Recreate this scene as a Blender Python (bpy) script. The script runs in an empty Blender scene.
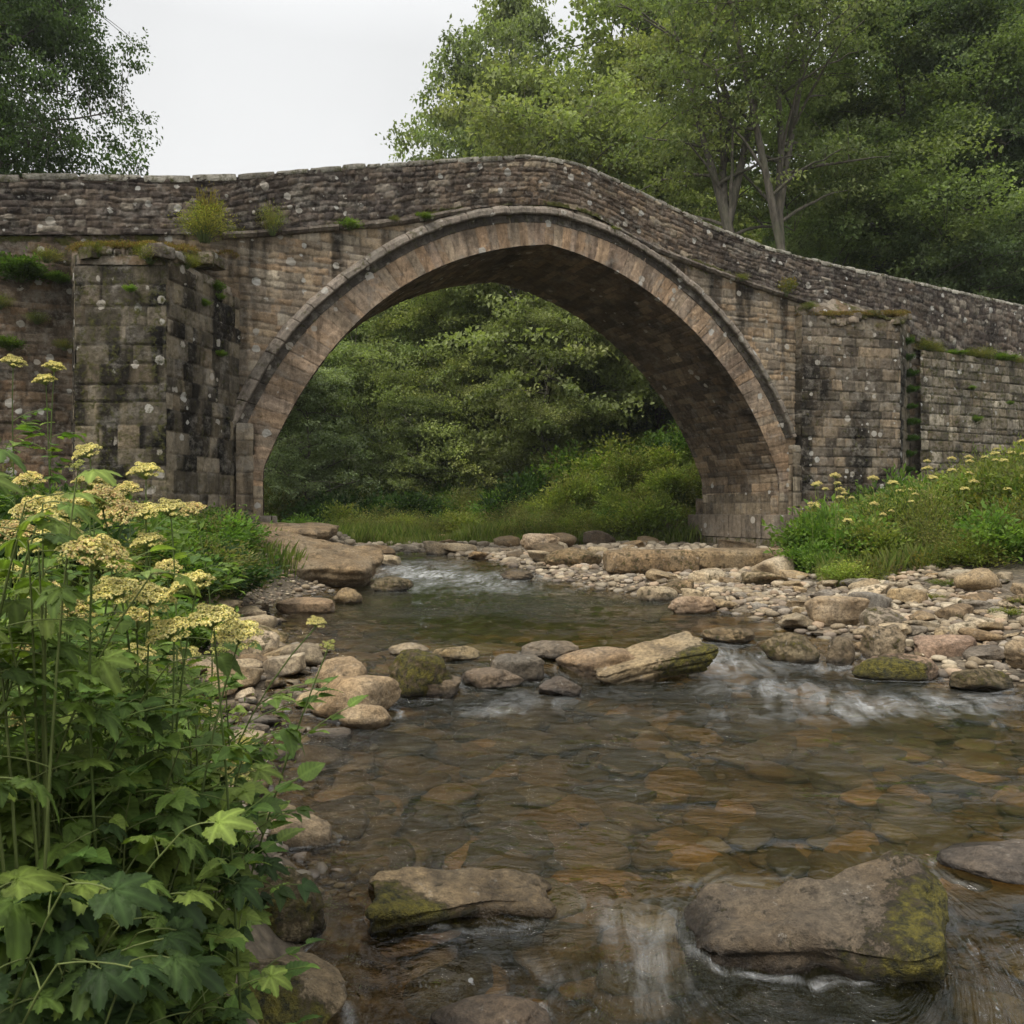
import bpy, math, random
import numpy as np
R = math.radians
C = bpy.context.scene
col_ = C.collection

# ---------------------------------------------------------------- camera, sky, sun, exposure
F = 796.0                      # focal length in photo pixels
CZ = 1.5                       # eye height above the middle pool
cam = bpy.data.cameras.new('camera'); cam.lens = F/1024*36; cam.sensor_width = 36
cam.clip_start = 0.05; cam.clip_end = 3000
co = bpy.data.objects.new('camera', cam); col_.objects.link(co)
co.location = (0, 0, CZ); co.rotation_euler = (R(90), 0, 0); C.camera = co
cam.dof.use_dof = True; cam.dof.focus_distance = 12.0; cam.dof.aperture_fstop = 16.0

SUN_EL, SUN_AZ = R(52), R(222)
w = bpy.data.worlds.new("World"); C.world = w; w.use_nodes = True
nt = w.node_tree; nt.nodes.clear()
out = nt.nodes.new('ShaderNodeOutputWorld'); bg = nt.nodes.new('ShaderNodeBackground')
sky = nt.nodes.new('ShaderNodeTexSky'); sky.sky_type = 'NISHITA'; sky.sun_disc = False
sky.sun_elevation = SUN_EL; sky.sun_rotation = SUN_AZ; sky.dust_density = 6; sky.air_density = 1.0
hs = nt.nodes.new('ShaderNodeHueSaturation'); hs.inputs['Saturation'].default_value = 0.06
nt.links.new(sky.outputs[0], hs.inputs['Color'])
tc = nt.nodes.new('ShaderNodeTexCoord'); sx = nt.nodes.new('ShaderNodeSeparateXYZ')
nt.links.new(tc.outputs['Generated'], sx.inputs[0])
rp = nt.nodes.new('ShaderNodeValToRGB')
# overcast: pale at the horizon, greyer above it, brightest overhead
for i_, (p_, c_) in enumerate(((0.0, (6.5, 6.5, 6.45)), (.5, (5.1, 5.16, 5.2)), (.72, (8.6, 8.7, 8.8)), (1.0, (13.0, 13.1, 13.2)))):
    e_ = rp.color_ramp.elements[i_] if i_ < 2 else rp.color_ramp.elements.new(p_)
    e_.position = p_; e_.color = c_+(1,)
nt.links.new(sx.outputs['Z'], rp.inputs[0])
# cloud cover: soft noise over the overcast layer
nz = nt.nodes.new('ShaderNodeTexNoise'); nz.inputs['Scale'].default_value = 2.2; nz.inputs['Detail'].default_value = 4
nt.links.new(tc.outputs['Generated'], nz.inputs['Vector'])
mr = nt.nodes.new('ShaderNodeMapRange'); mr.inputs[1].default_value = 0.3; mr.inputs[2].default_value = 0.7
mr.inputs[3].default_value = 0.93; mr.inputs[4].default_value = 1.05
nt.links.new(nz.outputs['Fac'], mr.inputs[0])
mul = nt.nodes.new('ShaderNodeVectorMath'); mul.operation = 'SCALE'
nt.links.new(rp.outputs[0], mul.inputs[0]); nt.links.new(mr.outputs[0], mul.inputs['Scale'])
mx = nt.nodes.new('ShaderNodeMix'); mx.data_type = 'RGBA'; mx.inputs[0].default_value = 0.85
nt.links.new(hs.outputs[0], mx.inputs[6]); nt.links.new(mul.outputs[0], mx.inputs[7])
nt.links.new(mx.outputs[2], bg.inputs[0]); bg.inputs[1].default_value = 0.1
nt.links.new(bg.outputs[0], out.inputs[0])

sl = bpy.data.lights.new('sun', 'SUN'); sl.energy = 1.5; sl.angle = R(14); sl.color = (1, 0.93, 0.82)
so = bpy.data.objects.new('sun', sl); col_.objects.link(so)
# sky azimuth is measured clockwise from +Y: the light comes from behind the camera on the left
sd = np.array([math.sin(SUN_AZ)*math.cos(SUN_EL), math.cos(SUN_AZ)*math.cos(SUN_EL), math.sin(SUN_EL)])
so.rotation_euler = (math.pi/2 - SUN_EL, 0, math.atan2(sd[0], -sd[1]))
C.view_settings.view_transform = 'Standard'; C.view_settings.look = 'None'
C.view_settings.exposure = 0.82; C.view_settings.gamma = 1.0
C.cycles.max_bounces = 7; C.cycles.diffuse_bounces = 3; C.cycles.glossy_bounces = 3
C.cycles.transparent_max_bounces = 8; C.cycles.use_denoising = True
C.cycles.caustics_reflective = False; C.cycles.caustics_refractive = False

# ---------------------------------------------------------------- noise in numpy
def _h(ix, iy, iz, seed):
    h = (ix.astype(np.int64)*374761393 + iy.astype(np.int64)*668265263 + iz.astype(np.int64)*2147483647*3 + seed*974711) & 0xffffffff
    h = ((h ^ (h >> 13))*1274126177) & 0xffffffff
    h = ((h ^ (h >> 16))*2246822519) & 0xffffffff
    return ((h ^ (h >> 15)) & 0xffffff)/float(0xffffff)
def vn3(x, y, z, seed=0):
    x, y, z = np.broadcast_arrays(np.asarray(x, float), np.asarray(y, float), np.asarray(z, float))
    xi, yi, zi = np.floor(x), np.floor(y), np.floor(z)
    fx, fy, fz = x-xi, y-yi, z-zi
    fx = fx*fx*(3-2*fx); fy = fy*fy*(3-2*fy); fz = fz*fz*(3-2*fz)
    r = 0
    for a in (0, 1):
        wx = fx if a else 1-fx
        for b in (0, 1):
            wy = fy if b else 1-fy
            for c in (0, 1):
                wz = fz if c else 1-fz
                r = r + wx*wy*wz*_h(xi+a, yi+b, zi+c, seed)
    return r*2-1
def vn2(x, y, seed=0):
    x, y = np.broadcast_arrays(np.asarray(x, float), np.asarray(y, float))
    xi, yi = np.floor(x), np.floor(y); fx, fy = x-xi, y-yi
    fx = fx*fx*(3-2*fx); fy = fy*fy*(3-2*fy); z = np.zeros_like(xi)
    return ((_h(xi, yi, z, seed)*(1-fx)+_h(xi+1, yi, z, seed)*fx)*(1-fy) +
            (_h(xi, yi+1, z, seed)*(1-fx)+_h(xi+1, yi+1, z, seed)*fx)*fy)*2-1
def fbm2(x, y, o=4, seed=0):
    r = 0; a = 1.0; t = 0
    for i in range(o):
        r = r + a*vn2(x*2**i+i*7.3, y*2**i-i*3.1, seed+i); t += a; a *= .5
    return r/t
def fbm3(x, y, z, o=4, seed=0):
    r = 0; a = 1.0; t = 0
    for i in range(o):
        r = r + a*vn3(x*2**i+i*7.3, y*2**i-i*3.1, z*2**i+i*1.7, seed+i); t += a; a *= .5
    return r/t
def ss(a, b, x):
    t = np.clip((np.asarray(x, float)-a)/(b-a), 0, 1); return t*t*(3-2*t)

# ---------------------------------------------------------------- object helpers
def tag(o, label=None, cat=None, group=None, kind=None):
    if label: o['label'] = label
    if cat: o['category'] = cat
    if group: o['group'] = group
    if kind: o['kind'] = kind
    return o
def empty(name, loc=(0, 0, 0), rz=0, label=None, cat=None, group=None):
    o = bpy.data.objects.new(name, None); col_.objects.link(o); o.empty_display_size = .2
    o.location = loc; o.rotation_euler = (0, 0, rz); return tag(o, label, cat, group)
def mesh_data(name, V, Fc, mat, attrs=None, smooth=True, uv=None):
    """Fc: one array or a list of arrays of equal-length faces"""
    me = bpy.data.meshes.new(name)
    V = np.asarray(V, np.float32).reshape(-1, 3)
    if isinstance(Fc, np.ndarray): Fc = [Fc]
    Fc = [np.asarray(f, np.int32) for f in Fc if len(f)]
    li = np.concatenate([f.ravel() for f in Fc])
    tot = np.concatenate([np.full(len(f), f.shape[1]) for f in Fc])
    st = np.concatenate([[0], np.cumsum(tot)[:-1]]).astype(np.int32)
    me.vertices.add(len(V)); me.vertices.foreach_set('co', V.ravel())
    me.loops.add(len(li)); me.loops.foreach_set('vertex_index', li)
    me.polygons.add(len(tot)); me.polygons.foreach_set('loop_start', st)
    me.polygons.foreach_set('use_smooth', np.full(len(tot), smooth))
    for k, a in (attrs or {}).items():
        a = np.asarray(a, np.float32)
        if a.ndim == 1:
            at = me.attributes.new(k, 'FLOAT', 'POINT'); at.data.foreach_set('value', a)
        elif a.shape[1] == 3:
            at = me.attributes.new(k, 'FLOAT_VECTOR', 'POINT'); at.data.foreach_set('vector', a.ravel())
    me.update(calc_edges=True)
    me.materials.append(mat)
    return me
def link(name, me, parent=None, loc=(0, 0, 0), rot=(0, 0, 0), sc=(1, 1, 1)):
    o = bpy.data.objects.new(name, me); col_.objects.link(o); o.parent = parent
    o.location = loc; o.rotation_euler = rot; o.scale = sc; return o
def mk(name, V, Fc, mat, parent=None, attrs=None, smooth=True):
    return link(name, mesh_data(name, V, Fc, mat, attrs, smooth), parent)
def gridfaces(na, nb, keep=None):
    i = np.arange(na-1)[:, None]*nb + np.arange(nb-1)[None, :]
    f = np.stack([i, i+nb, i+nb+1, i+1], -1)
    if keep is not None: return f[keep]
    return f.reshape(-1, 4)
class Acc:
    """collects pieces into one mesh"""
    def __init__(s): s.V = []; s.Q = []; s.T = []; s.A = {}; s.n = 0
    def add(s, V, Q=None, T=None, **attrs):
        V = np.asarray(V, float).reshape(-1, 3)
        if Q is not None and len(Q): s.Q.append(np.asarray(Q)+s.n)
        if T is not None and len(T): s.T.append(np.asarray(T)+s.n)
        s.V.append(V); s.n += len(V)
        for k, a in attrs.items():
            a = np.asarray(a, float)
            if a.ndim == 1 and len(a) == 3 and k == 'col': a = np.tile(a, (len(V), 1))
            if a.ndim == 0: a = np.full(len(V), float(a))
            s.A.setdefault(k, []).append(a)
        return s
    def data(s, name, mat, smooth=True):
        F_ = []
        if s.Q: F_.append(np.concatenate(s.Q))
        if s.T: F_.append(np.concatenate(s.T))
        return mesh_data(name, np.concatenate(s.V), F_, mat, {k: np.concatenate(v) for k, v in s.A.items()}, smooth)
    def build(s, name, mat, parent=None, smooth=True):
        return link(name, s.data(name, mat, smooth), parent)
def nrm(v): v = np.asarray(v, float); return v/np.maximum(np.linalg.norm(v, axis=-1, keepdims=True), 1e-9)
def tube(P, rad, k=6):
    P = np.asarray(P, float); n = len(P); rad = np.broadcast_to(rad, n)
    T = nrm(np.gradient(P, axis=0))
    ref = np.tile([0., 0, 1.], (n, 1)); bad = np.abs(T[:, 2]) > .95; ref[bad] = [1, 0, 0]
    if bad.any(): ref[:] = [1, 0.13, 0] if np.mean(np.abs(T[:, 0])) < .8 else [0, 1, .1]
    U = nrm(np.cross(T, ref)); W = np.cross(T, U)
    th = np.linspace(0, 2*np.pi, k, endpoint=False)
    V = P[:, None]+rad[:, None, None]*(np.cos(th)[None, :, None]*U[:, None]+np.sin(th)[None, :, None]*W[:, None])
    i = np.arange(n-1)[:, None]*k; j = np.arange(k)[None]; j2 = (j+1) % k
    return V.reshape(-1, 3), np.stack([i+j, i+j2, i+k+j2, i+k+j], -1).reshape(-1, 4)

# ---------------------------------------------------------------- materials
class NT:
    def __init__(s, name):
        s.m = bpy.data.materials.new(name); s.m.use_nodes = True; s.t = s.m.node_tree; s.t.nodes.clear()
        s.out = s.n('OutputMaterial')
    def n(s, ty, **kw):
        x = s.t.nodes.new('ShaderNode'+ty)
        for k, v in kw.items(): setattr(x, k, v)
        return x
    def l(s, a, b): s.t.links.new(a, b)
    def set(s, sock, v):
        if hasattr(v, 'is_output') or isinstance(v, bpy.types.NodeSocket): s.l(v, sock)
        else: sock.default_value = v
    def attr(s, name, vec=False):
        a = s.n('Attribute', attribute_name=name); return a.outputs['Vector' if vec else 'Fac']
    def noise(s, vec, scale, detail=4, rough=.55, dist=0):
        x = s.n('TexNoise'); s.l(vec, x.inputs['Vector']); x.inputs['Scale'].default_value = scale
        x.inputs['Detail'].default_value = detail; x.inputs['Roughness'].default_value = rough
        x.inputs['Distortion'].default_value = dist; return x.outputs['Fac']
    def vor(s, vec, scale, feature='F1'):
        x = s.n('TexVoronoi', feature=feature); s.l(vec, x.inputs['Vector']); x.inputs['Scale'].default_value = scale; return x
    def rng(s, v, a, b, c=0., d=1., smooth=False):
        x = s.n('MapRange'); x.interpolation_type = 'SMOOTHSTEP' if smooth else 'LINEAR'
        s.set(x.inputs[0], v)
        for i, q in enumerate((a, b, c, d)): s.set(x.inputs[1+i], q)
        return x.outputs[0]
    def math(s, op, a, b=0., c=0.):
        x = s.n('Math', operation=op); s.set(x.inputs[0], a); s.set(x.inputs[1], b); s.set(x.inputs[2], c); return x.outputs[0]
    def mix(s, f, a, b, mode='MIX'):
        x = s.n('Mix', data_type='RGBA', blend_type=mode); x.clamp_factor = True
        s.set(x.inputs[0], f)
        for i, q in ((6, a), (7, b)):
            if isinstance(q, tuple) and len(q) == 3: q = q+(1,)
            s.set(x.inputs[i], q)
        return x.outputs[2]
    def scale(s, a, f):
        x = s.n('VectorMath', operation='SCALE'); s.set(x.inputs[0], a); s.set(x.inputs['Scale'], f); return x.outputs[0]
    def vmul(s, a, v):
        x = s.n('VectorMath', operation='MULTIPLY'); s.l(a, x.inputs[0]); x.inputs[1].default_value = v; return x.outputs[0]
    def bump(s, h, strength, dist, normal=None):
        x = s.n('Bump'); s.l(h, x.inputs['Height']); x.inputs['Strength'].default_value = strength
        x.inputs['Distance'].default_value = dist
        if normal is not None: s.l(normal, x.inputs['Normal'])
        return x.outputs[0]
    def princ(s, **kw):
        x = s.n('BsdfPrincipled')
        for k, v in kw.items(): s.set(x.inputs[k.replace('_', ' ')], v)
        return x.outputs[0]
    def done(s, sh): s.l(sh, s.out.inputs['Surface']); return s.m
    def pos(s): return s.n('NewGeometry').outputs['Position']
    def objco(s): return s.n('TexCoord').outputs['Object']
    def sep(s, v): x = s.n('SeparateXYZ'); s.l(v, x.inputs[0]); return x.outputs

def mat_masonry():
    t = NT('masonry'); p = t.objco(); c = t.attr('col', True)
    f1 = t.noise(p, 9, 6, .65); f2 = t.noise(p, 45, 4, .7); f3 = t.noise(p, 1.1, 4, .6)
    c = t.scale(c, t.rng(f1, .25, .75, .6, 1.42)); c = t.scale(c, t.rng(f2, .25, .75, .72, 1.28))
    c = t.scale(c, t.rng(f3, .3, .7, .78, 1.22))
    f4 = t.noise(t.vmul(p, (5, 5, 1.1)), 1.0, 6, .7)
    c = t.mix(t.rng(f4, .48, .68, 0, .78), c, t.scale(c, .28))
    f5 = t.noise(t.vmul(p, (2.2, 2.2, 2.6)), 1.0, 7, .75)
    c = t.mix(t.rng(f5, .52, .66, 0, .5), c, (.30, .275, .235))
    # crust of pale lichen, blotchy
    lich = t.attr('lich')
    v = t.vor(p, 4.2); vc = t.sep(v.outputs['Color'])
    d = t.math('ADD', v.outputs['Distance'], t.rng(t.noise(p, 22, 3), 0, 1, -.12, .12))
    r = t.math('MULTIPLY', t.math('POWER', vc[1], 1.6), .44)
    spot = t.rng(t.math('SUBTRACT', d, r), .0, .05, 1, 0)
    sel = t.math('GREATER_THAN', t.math('ADD', vc[0], t.math('MULTIPLY', lich, .5)), .88)
    spot = t.math('MULTIPLY', spot, sel)
    crust = t.rng(t.math('ADD', t.noise(p, 6, 8, .75), t.math('MULTIPLY', lich, .14)), .62, .74)
    crust = t.math('MULTIPLY', crust, t.math('MINIMUM', t.math('MULTIPLY', lich, 1.5), 1.0))
    c = t.mix(t.math('MULTIPLY', crust, .45), c, (.33, .30, .25)); 
    c = t.mix(t.math('MULTIPLY', spot, .8), c, t.mix(vc[2], (.42, .38, .32), (.5, .49, .45)))
    # moss
    m = t.attr('moss'); mm = t.rng(t.math('ADD', t.noise(p, 7, 6, .7), t.math('MULTIPLY', m, .55)), .62, .78)
    mc = t.mix(t.noise(p, 16, 3), (.035, .045, .012), (.13, .12, .03))
    c = t.mix(mm, c, mc)
    h = t.math('ADD', f2, t.math('MULTIPLY', f1, 1.4)); h = t.math('ADD', h, t.math('MULTIPLY', t.math('MULTIPLY', mm, t.noise(p, 40, 4)), 2.))
    return t.done(t.princ(Base_Color=c, Roughness=.92, Specular_IOR_Level=.2, Normal=t.bump(h, .9, .03)))
def level_nodes(t, p):
    q = t.sep(p); X, Y = q[0], q[1]
    f = t.rng(t.math('SUBTRACT', Y, t.math('MULTIPLY', X, .05)), 2.6, 3.3, -.1, 0, True)
    ym = t.math('SUBTRACT', Y, t.math('MULTIPLY', t.math('MINIMUM', t.math('MAXIMUM', t.math('ADD', X, .5), -1.), 3.), .4))
    m = t.rng(ym, 6.4, 7.3, 0, .15, True)
    a = t.rng(Y, 13, 20, 0, .2, True)
    return t.math('ADD', t.math('ADD', f, m), a), q[2]
def mat_rock():
    t = NT('river_rock'); p = t.objco(); wp = t.pos()
    oi = t.n('ObjectInfo'); rnd = oi.outputs['Random']; oc = oi.outputs['Color']
    f1 = t.noise(wp, 3.2, 7, .62); f2 = t.noise(wp, 28, 6, .68); f3 = t.noise(wp, 130, 3, .6)
    c = t.mix(t.rng(f1, .32, .66), (.125, .10, .072), (.38, .315, .225))
    c = t.mix(t.rng(t.noise(wp, 1.4, 3), .45, .7), c, (.31, .285, .24))
    c = t.mix(1.0, c, oc, 'MULTIPLY')
    c = t.scale(c, t.rng(f2, .3, .7, .45, 1.5)); c = t.scale(c, t.rng(f3, .25, .75, .7, 1.3))
    dk = t.rng(t.noise(wp, 5.5, 8, .75), .52, .66); c = t.mix(t.math('MULTIPLY', dk, .6), c, (.06, .05, .038))
    sp = t.rng(t.noise(wp, 9, 8, .8), .60, .68); c = t.mix(t.math('MULTIPLY', sp, .6), c, (.46, .43, .37))
    m = t.attr('moss')
    mm = t.rng(t.math('ADD', t.math('MULTIPLY', t.noise(wp, 11, 9, .78), 1.5), t.math('MULTIPLY', m, .5)), .98, 1.16)
    mc = t.mix(t.rng(t.noise(wp, 24, 7, .7), .38, .62), (.026, .026, .008), (.20, .17, .025))
    c = t.mix(mm, c, mc)
    lv, z = level_nodes(t, wp)
    hgt = t.math('SUBTRACT', z, lv)
    wet = t.rng(t.math('ADD', hgt, t.rng(f1, .2, .8, -.035, .035)), .015, .075, 1, 0)
    wet = t.math('MULTIPLY', wet, t.attr('wet'))
    c = t.mix(wet, c, t.scale(c, .30))
    rough = t.math('ADD', t.math('MULTIPLY', wet, -.62), .88)
    h = t.math('ADD', t.math('ADD', t.math('MULTIPLY', f2, 1.0), t.math('MULTIPLY', f3, .35)), t.math('MULTIPLY', mm, t.math('MULTIPLY', t.noise(wp, 90, 4), 2.4)))
    return t.done(t.princ(Base_Color=c, Roughness=rough, Specular_IOR_Level=.4, Normal=t.bump(h, .95, .028)))
def mat_pebble():
    t = NT('gravel'); wp = t.pos(); c = t.attr('col', True)
    f2 = t.noise(wp, 40, 5, .68); c = t.scale(c, t.rng(f2, .25, .75, .6, 1.35))
    lv, z = level_nodes(t, wp)
    wet = t.rng(t.math('SUBTRACT', z, lv), .0, .06, 1, 0)
    c = t.mix(wet, c, t.scale(c, .5))
    return t.done(t.princ(Base_Color=c, Roughness=t.math('ADD', t.math('MULTIPLY', wet, -.45), .9), Normal=t.bump(f2, .6, .01)))
def mat_ground():
    t = NT('earth'); wp = t.pos(); c = t.attr('col', True)
    f1 = t.noise(wp, 6, 8, .7); f2 = t.noise(wp, 40, 5, .7)
    c = t.scale(c, t.rng(f1, .25, .75, .5, 1.5)); c = t.scale(c, t.rng(f2, .2, .8, .65, 1.35))
    v = t.vor(wp, 14); c = t.scale(c, t.rng(v.outputs['Distance'], .1, .6, 1.15, .6))
    h = t.math('ADD', t.math('MULTIPLY', v.outputs['Distance'], -1.5), f1)
    return t.done(t.princ(Base_Color=c, Roughness=.9, Normal=t.bump(h, .9, .04)))
def mat_water():
    t = NT('river_water'); wp = t.pos(); fl = t.attr('flow', True); fo = t.attr('foam'); tu = t.attr('turb')
    n1 = t.noise(t.vmul(fl, (7, 1.5, 1)), 1.0, 6, .62, .7)
    n2 = t.noise(t.vmul(fl, (26, 3.0, 1)), 1.0, 4, .6, .5)
    rip = t.noise(t.vmul(wp, (2.6, 5.6, 1)), 1.8, 5, .5, .5)
    rip2 = t.noise(t.vmul(wp, (10, 20, 1)), 1.6, 3, .6, .4)
    streak = t.math('ADD', t.math('MULTIPLY', n1, .84), t.math('MULTIPLY', n2, .16))
    # silky foam: only where the attribute calls for it
    a = t.rng(streak, .34, .68, .12, 1.2)
    br = t.rng(t.noise(t.vmul(wp, (5, 5, 1)), 1.6, 5, .6, .6), .35, .6, .45, 1.1)
    foam = t.math('MINIMUM', t.math('MULTIPLY', t.math('MULTIPLY', fo, a), br), 1.)
    foam = t.rng(foam, .06, .85, 0, 1)
    # drifting specks of froth
    vs = t.vor(t.vmul(wp, (1, .7, 1)), 9.0); sc_ = t.sep(vs.outputs['Color'])
    speck = t.math('MULTIPLY', t.math('LESS_THAN', vs.outputs['Distance'], t.math('MULTIPLY', sc_[1], .085)), t.math('GREATER_THAN', sc_[0], t.rng(t.noise(wp, .7, 3), .4, .7, 1.0, .6)))
    foam = t.math('MAXIMUM', foam, t.math('MULTIPLY', speck, .55))
    h = t.math('MULTIPLY', t.math('ADD', t.math('MULTIPLY', rip, 1.0), t.math('MULTIPLY', rip2, .22)), t.attr('chop'))
    h2 = t.math('MULTIPLY', t.math('ADD', n1, n2), t.math('ADD', t.math('MULTIPLY', tu, 1.5), .0))
    nn = t.bump(h, 1.0, .16); nn = t.bump(h2, .8, .045, nn)
    fr = t.n('Fresnel'); fr.inputs['IOR'].default_value = 1.33; t.l(nn, fr.inputs['Normal'])
    gl = t.n('BsdfGlossy'); gl.inputs['Roughness'].default_value = .035; t.l(nn, gl.inputs['Normal']); gl.inputs['Color'].default_value = (.95, .97, 1, 1)
    tr = t.n('BsdfTransparent'); t.l(t.mix(t.attr('deep'), (.96, .86, .62), (.30, .30, .16)), tr.inputs['Color'])
    bd = t.n('BsdfDiffuse'); bd.inputs['Color'].default_value = (.040, .044, .018, 1)       # suspended peat
    m0 = t.n('MixShader'); t.set(m0.inputs[0], t.rng(t.attr('deep'), 0, 1, .03, .45)); t.l(tr.outputs[0], m0.inputs[1]); t.l(bd.outputs[0], m0.inputs[2])
    m1 = t.n('MixShader'); t.l(t.math('MINIMUM', t.math('MULTIPLY_ADD', fr.outputs[0], 1.35, .0), 1.), m1.inputs[0]); t.l(m0.outputs[0], m1.inputs[1]); t.l(gl.outputs[0], m1.inputs[2])
    fb = t.princ(Base_Color=(.62, .63, .62, 1), Roughness=.45, Normal=nn)
    m2 = t.n('MixShader'); t.l(t.math('MULTIPLY', foam, .8), m2.inputs[0]); t.l(m1.outputs[0], m2.inputs[1]); t.l(fb, m2.inputs[2])
    return t.done(m2.outputs[0])
def mat_leaf(name, trans=.35, rough=.55, vein=False, tint=(1, 1, 1)):
    t = NT(name); c = t.attr('col', True); wp = t.pos()
    oi = t.n('ObjectInfo'); c = t.mix(1.0, c, oi.outputs['Color'], 'MULTIPLY')
    c = t.scale(c, t.rng(t.noise(wp, .8 if not vein else 14, 3), .3, .7, .72, 1.28))
    pr = t.princ(Base_Color=c, Roughness=rough, Specular_IOR_Level=.22)
    tl = t.n('BsdfTranslucent'); t.l(t.mix(1.0, c, (1.15, 1.25, .55, 1), 'MULTIPLY'), tl.inputs['Color'])
    m = t.n('MixShader'); m.inputs[0].default_value = trans; t.l(pr, m.inputs[1]); t.l(tl.outputs[0], m.inputs[2])
    return t.done(m.outputs[0])
def mat_bark():
    t = NT('bark'); p = t.pos(); f = t.noise(t.vmul(p, (9, 9, 1.6)), 1, 6, .7)
    c = t.mix(t.rng(f, .3, .7), (.04, .035, .027), (.19, .165, .13)); g = t.rng(t.noise(p, .9, 4), .5, .7)
    c = t.mix(t.math('MULTIPLY', g, .5), c, (.06, .075, .03))
    return t.done(t.princ(Base_Color=c, Roughness=.95, Normal=t.bump(f, .8, .04)))
M_STONE = mat_masonry(); M_ROCK = mat_rock(); M_PEB = mat_pebble(); M_EARTH = mat_ground(); M_WATER = mat_water()
M_LEAF = mat_leaf('tree_leaf', .48, .6); M_HERB = mat_leaf('herb_leaf', .38, .6, True); M_FLOW = mat_leaf('floret', .25, .8, True)
M_BARK = mat_bark(); M_STEM = mat_leaf('green_stem', .1, .6, True)

# ---------------------------------------------------------------- the lie of the land
LB = np.array([(-30, -3), (1, -.30), (2.0, -.45), (2.6, -.58), (3.5, -.90), (4.8, -1.55), (5.6, -1.45), (6.5, -1.3), (7.5, -1.6), (8.5, -2.7), (11.6, -3.4), (13.8, -3.0), (19, -2.9), (22, -4.2), (25, -8), (30, -16), (60, -50), (90, -80)])
RB = np.array([(-30, 7), (1, 6.5), (4, 6.2), (6, 4.6), (7.8, 3.7), (9, 3.4), (11.6, 2.7), (15, .95), (18.3, .1), (20, -.8), (22, -2), (25, -5), (30, -12), (60, -44), (90, -74)])
def wlevel(X, Y):
    f = -.1+.1*ss(2.6, 3.3, Y-.05*X)
    m = .15*ss(6.4, 7.3, Y-.4*np.clip(X+.5, -1, 3)); return f+m+.2*ss(13, 20, Y)
def wob(X, Y): return .22*vn2(X*.9+3, Y*.9, 5)+.1*vn2(X*2.7, Y*2.7, 6)
def terrain(X, Y):
    X = np.asarray(X, float); Y = np.asarray(Y, float)
    lb = np.interp(Y, LB[:, 0], LB[:, 1]); rb = np.interp(Y, RB[:, 0], RB[:, 1])
    wb = wob(X, Y)*ss(2, 6, Y)
    dl = X-lb+wb; dr = rb-X+wb
    ins = np.minimum(dl, dr); lev = wlevel(X, Y)
    H = lev-.03-.27*ss(0, 1.0, ins)-.10*ss(9, 12, Y)*(1-ss(14, 18, Y))*ss(.5, 2, ins)
    el = np.maximum(-dl, 0); er = np.maximum(-dr, 0)
    near = 1-ss(4.2, 5.2, Y); spit = ss(4.2, 5.2, Y)*(1-ss(8.5, 11, Y))
    H = H+el*.0+np.where(dl < 0, near*(.34*ss(0, .55, el)+.16*el)+spit*(.05*el+.45*ss(1.0, 2.6, el)+.1*np.maximum(el-1, 0))+(1-near)*(1-spit)*(.5*ss(0, 1.6, el)+.12*el), 0)
    H = np.where(dl < 0, np.minimum(H, lev+1.7+.02*el), H)
    sl_ = .07+(.002-.07)*ss(12, 19, Y)
    H = H+np.where(dr < 0, .05*ss(0, .4, er)+sl_*er, 0)
    e2 = np.maximum(X-(5.6+(Y-12)*.28), 0)*ss(10.8, 14.5, Y)
    H = H+np.minimum(.21*e2, 3.0)*(1-ss(25, 31, Y))
    bk = ss(27, 33, Y)
    H = H+bk*(np.minimum(.34*np.maximum(X+1.0, 0), 7)+.05*np.maximum(Y-30, 0))
    H = H+ss(38, 60, Y)*(.24*np.maximum(Y-42, 0))*(1-.75*ss(75, 150, Y))
    H = H+fbm2(X*.8, Y*.8, 3, 9)*.06*ss(0, 2, -ins)
    return H
def nonuni(segs):
    r = [segs[0][0]]
    for a, b, d in segs:
        n = max(1, int(round((b-a)/d))); r += list(a+(b-a)*(np.arange(1, n+1)/n))
    return np.array(r)
ys = nonuni([(-60, -4, 8), (-4, 1.2, .4), (1.2, 9, .045), (9, 24, .12), (24, 40, .5), (40, 130, 3), (130, 400, 30), (400, 600, 100)])
xs = nonuni([(-500, -300, 100), (-300, -60, 30), (-60, -12, 2), (-12, -4, .25), (-4, 6.5, .05), (6.5, 14, .3), (14, 60, 2), (60, 300, 30), (300, 500, 100)])
YY, XX = np.meshgrid(ys, xs, indexing='ij')
ZZ = terrain(XX, YY)
lev = wlevel(XX, YY)
bedm = ss(.12, -.02, 0*XX)
h = ZZ-lev
cgr = np.array([.17, .135, .09]); cbed = np.array([.11, .068, .03]); cgrn = np.array([.035, .045, .015])
k1 = ss(-.1, .05, h)[..., None]
lb = np.interp(YY, LB[:, 0], LB[:, 1]); rb = np.interp(YY, RB[:, 0], RB[:, 1])
veg = np.clip(ss(.3, .9, h)+ss(27, 31, YY)+ss(.5, 1.2, lb-XX)*(1-ss(4.4, 5.4, YY)), 0, 1)[..., None]
colr = (cbed*(1-k1)+cgr*k1)*(1-veg)+cgrn*veg
colr = colr*(1+.35*fbm2(XX*2.2, YY*2.2, 3, 4)[..., None])
g = mk('ground', np.stack([XX, YY, ZZ], -1), gridfaces(len(ys), len(xs)), M_EARTH, attrs={'col': colr.reshape(-1, 3)})
tag(g, kind='structure')
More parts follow.
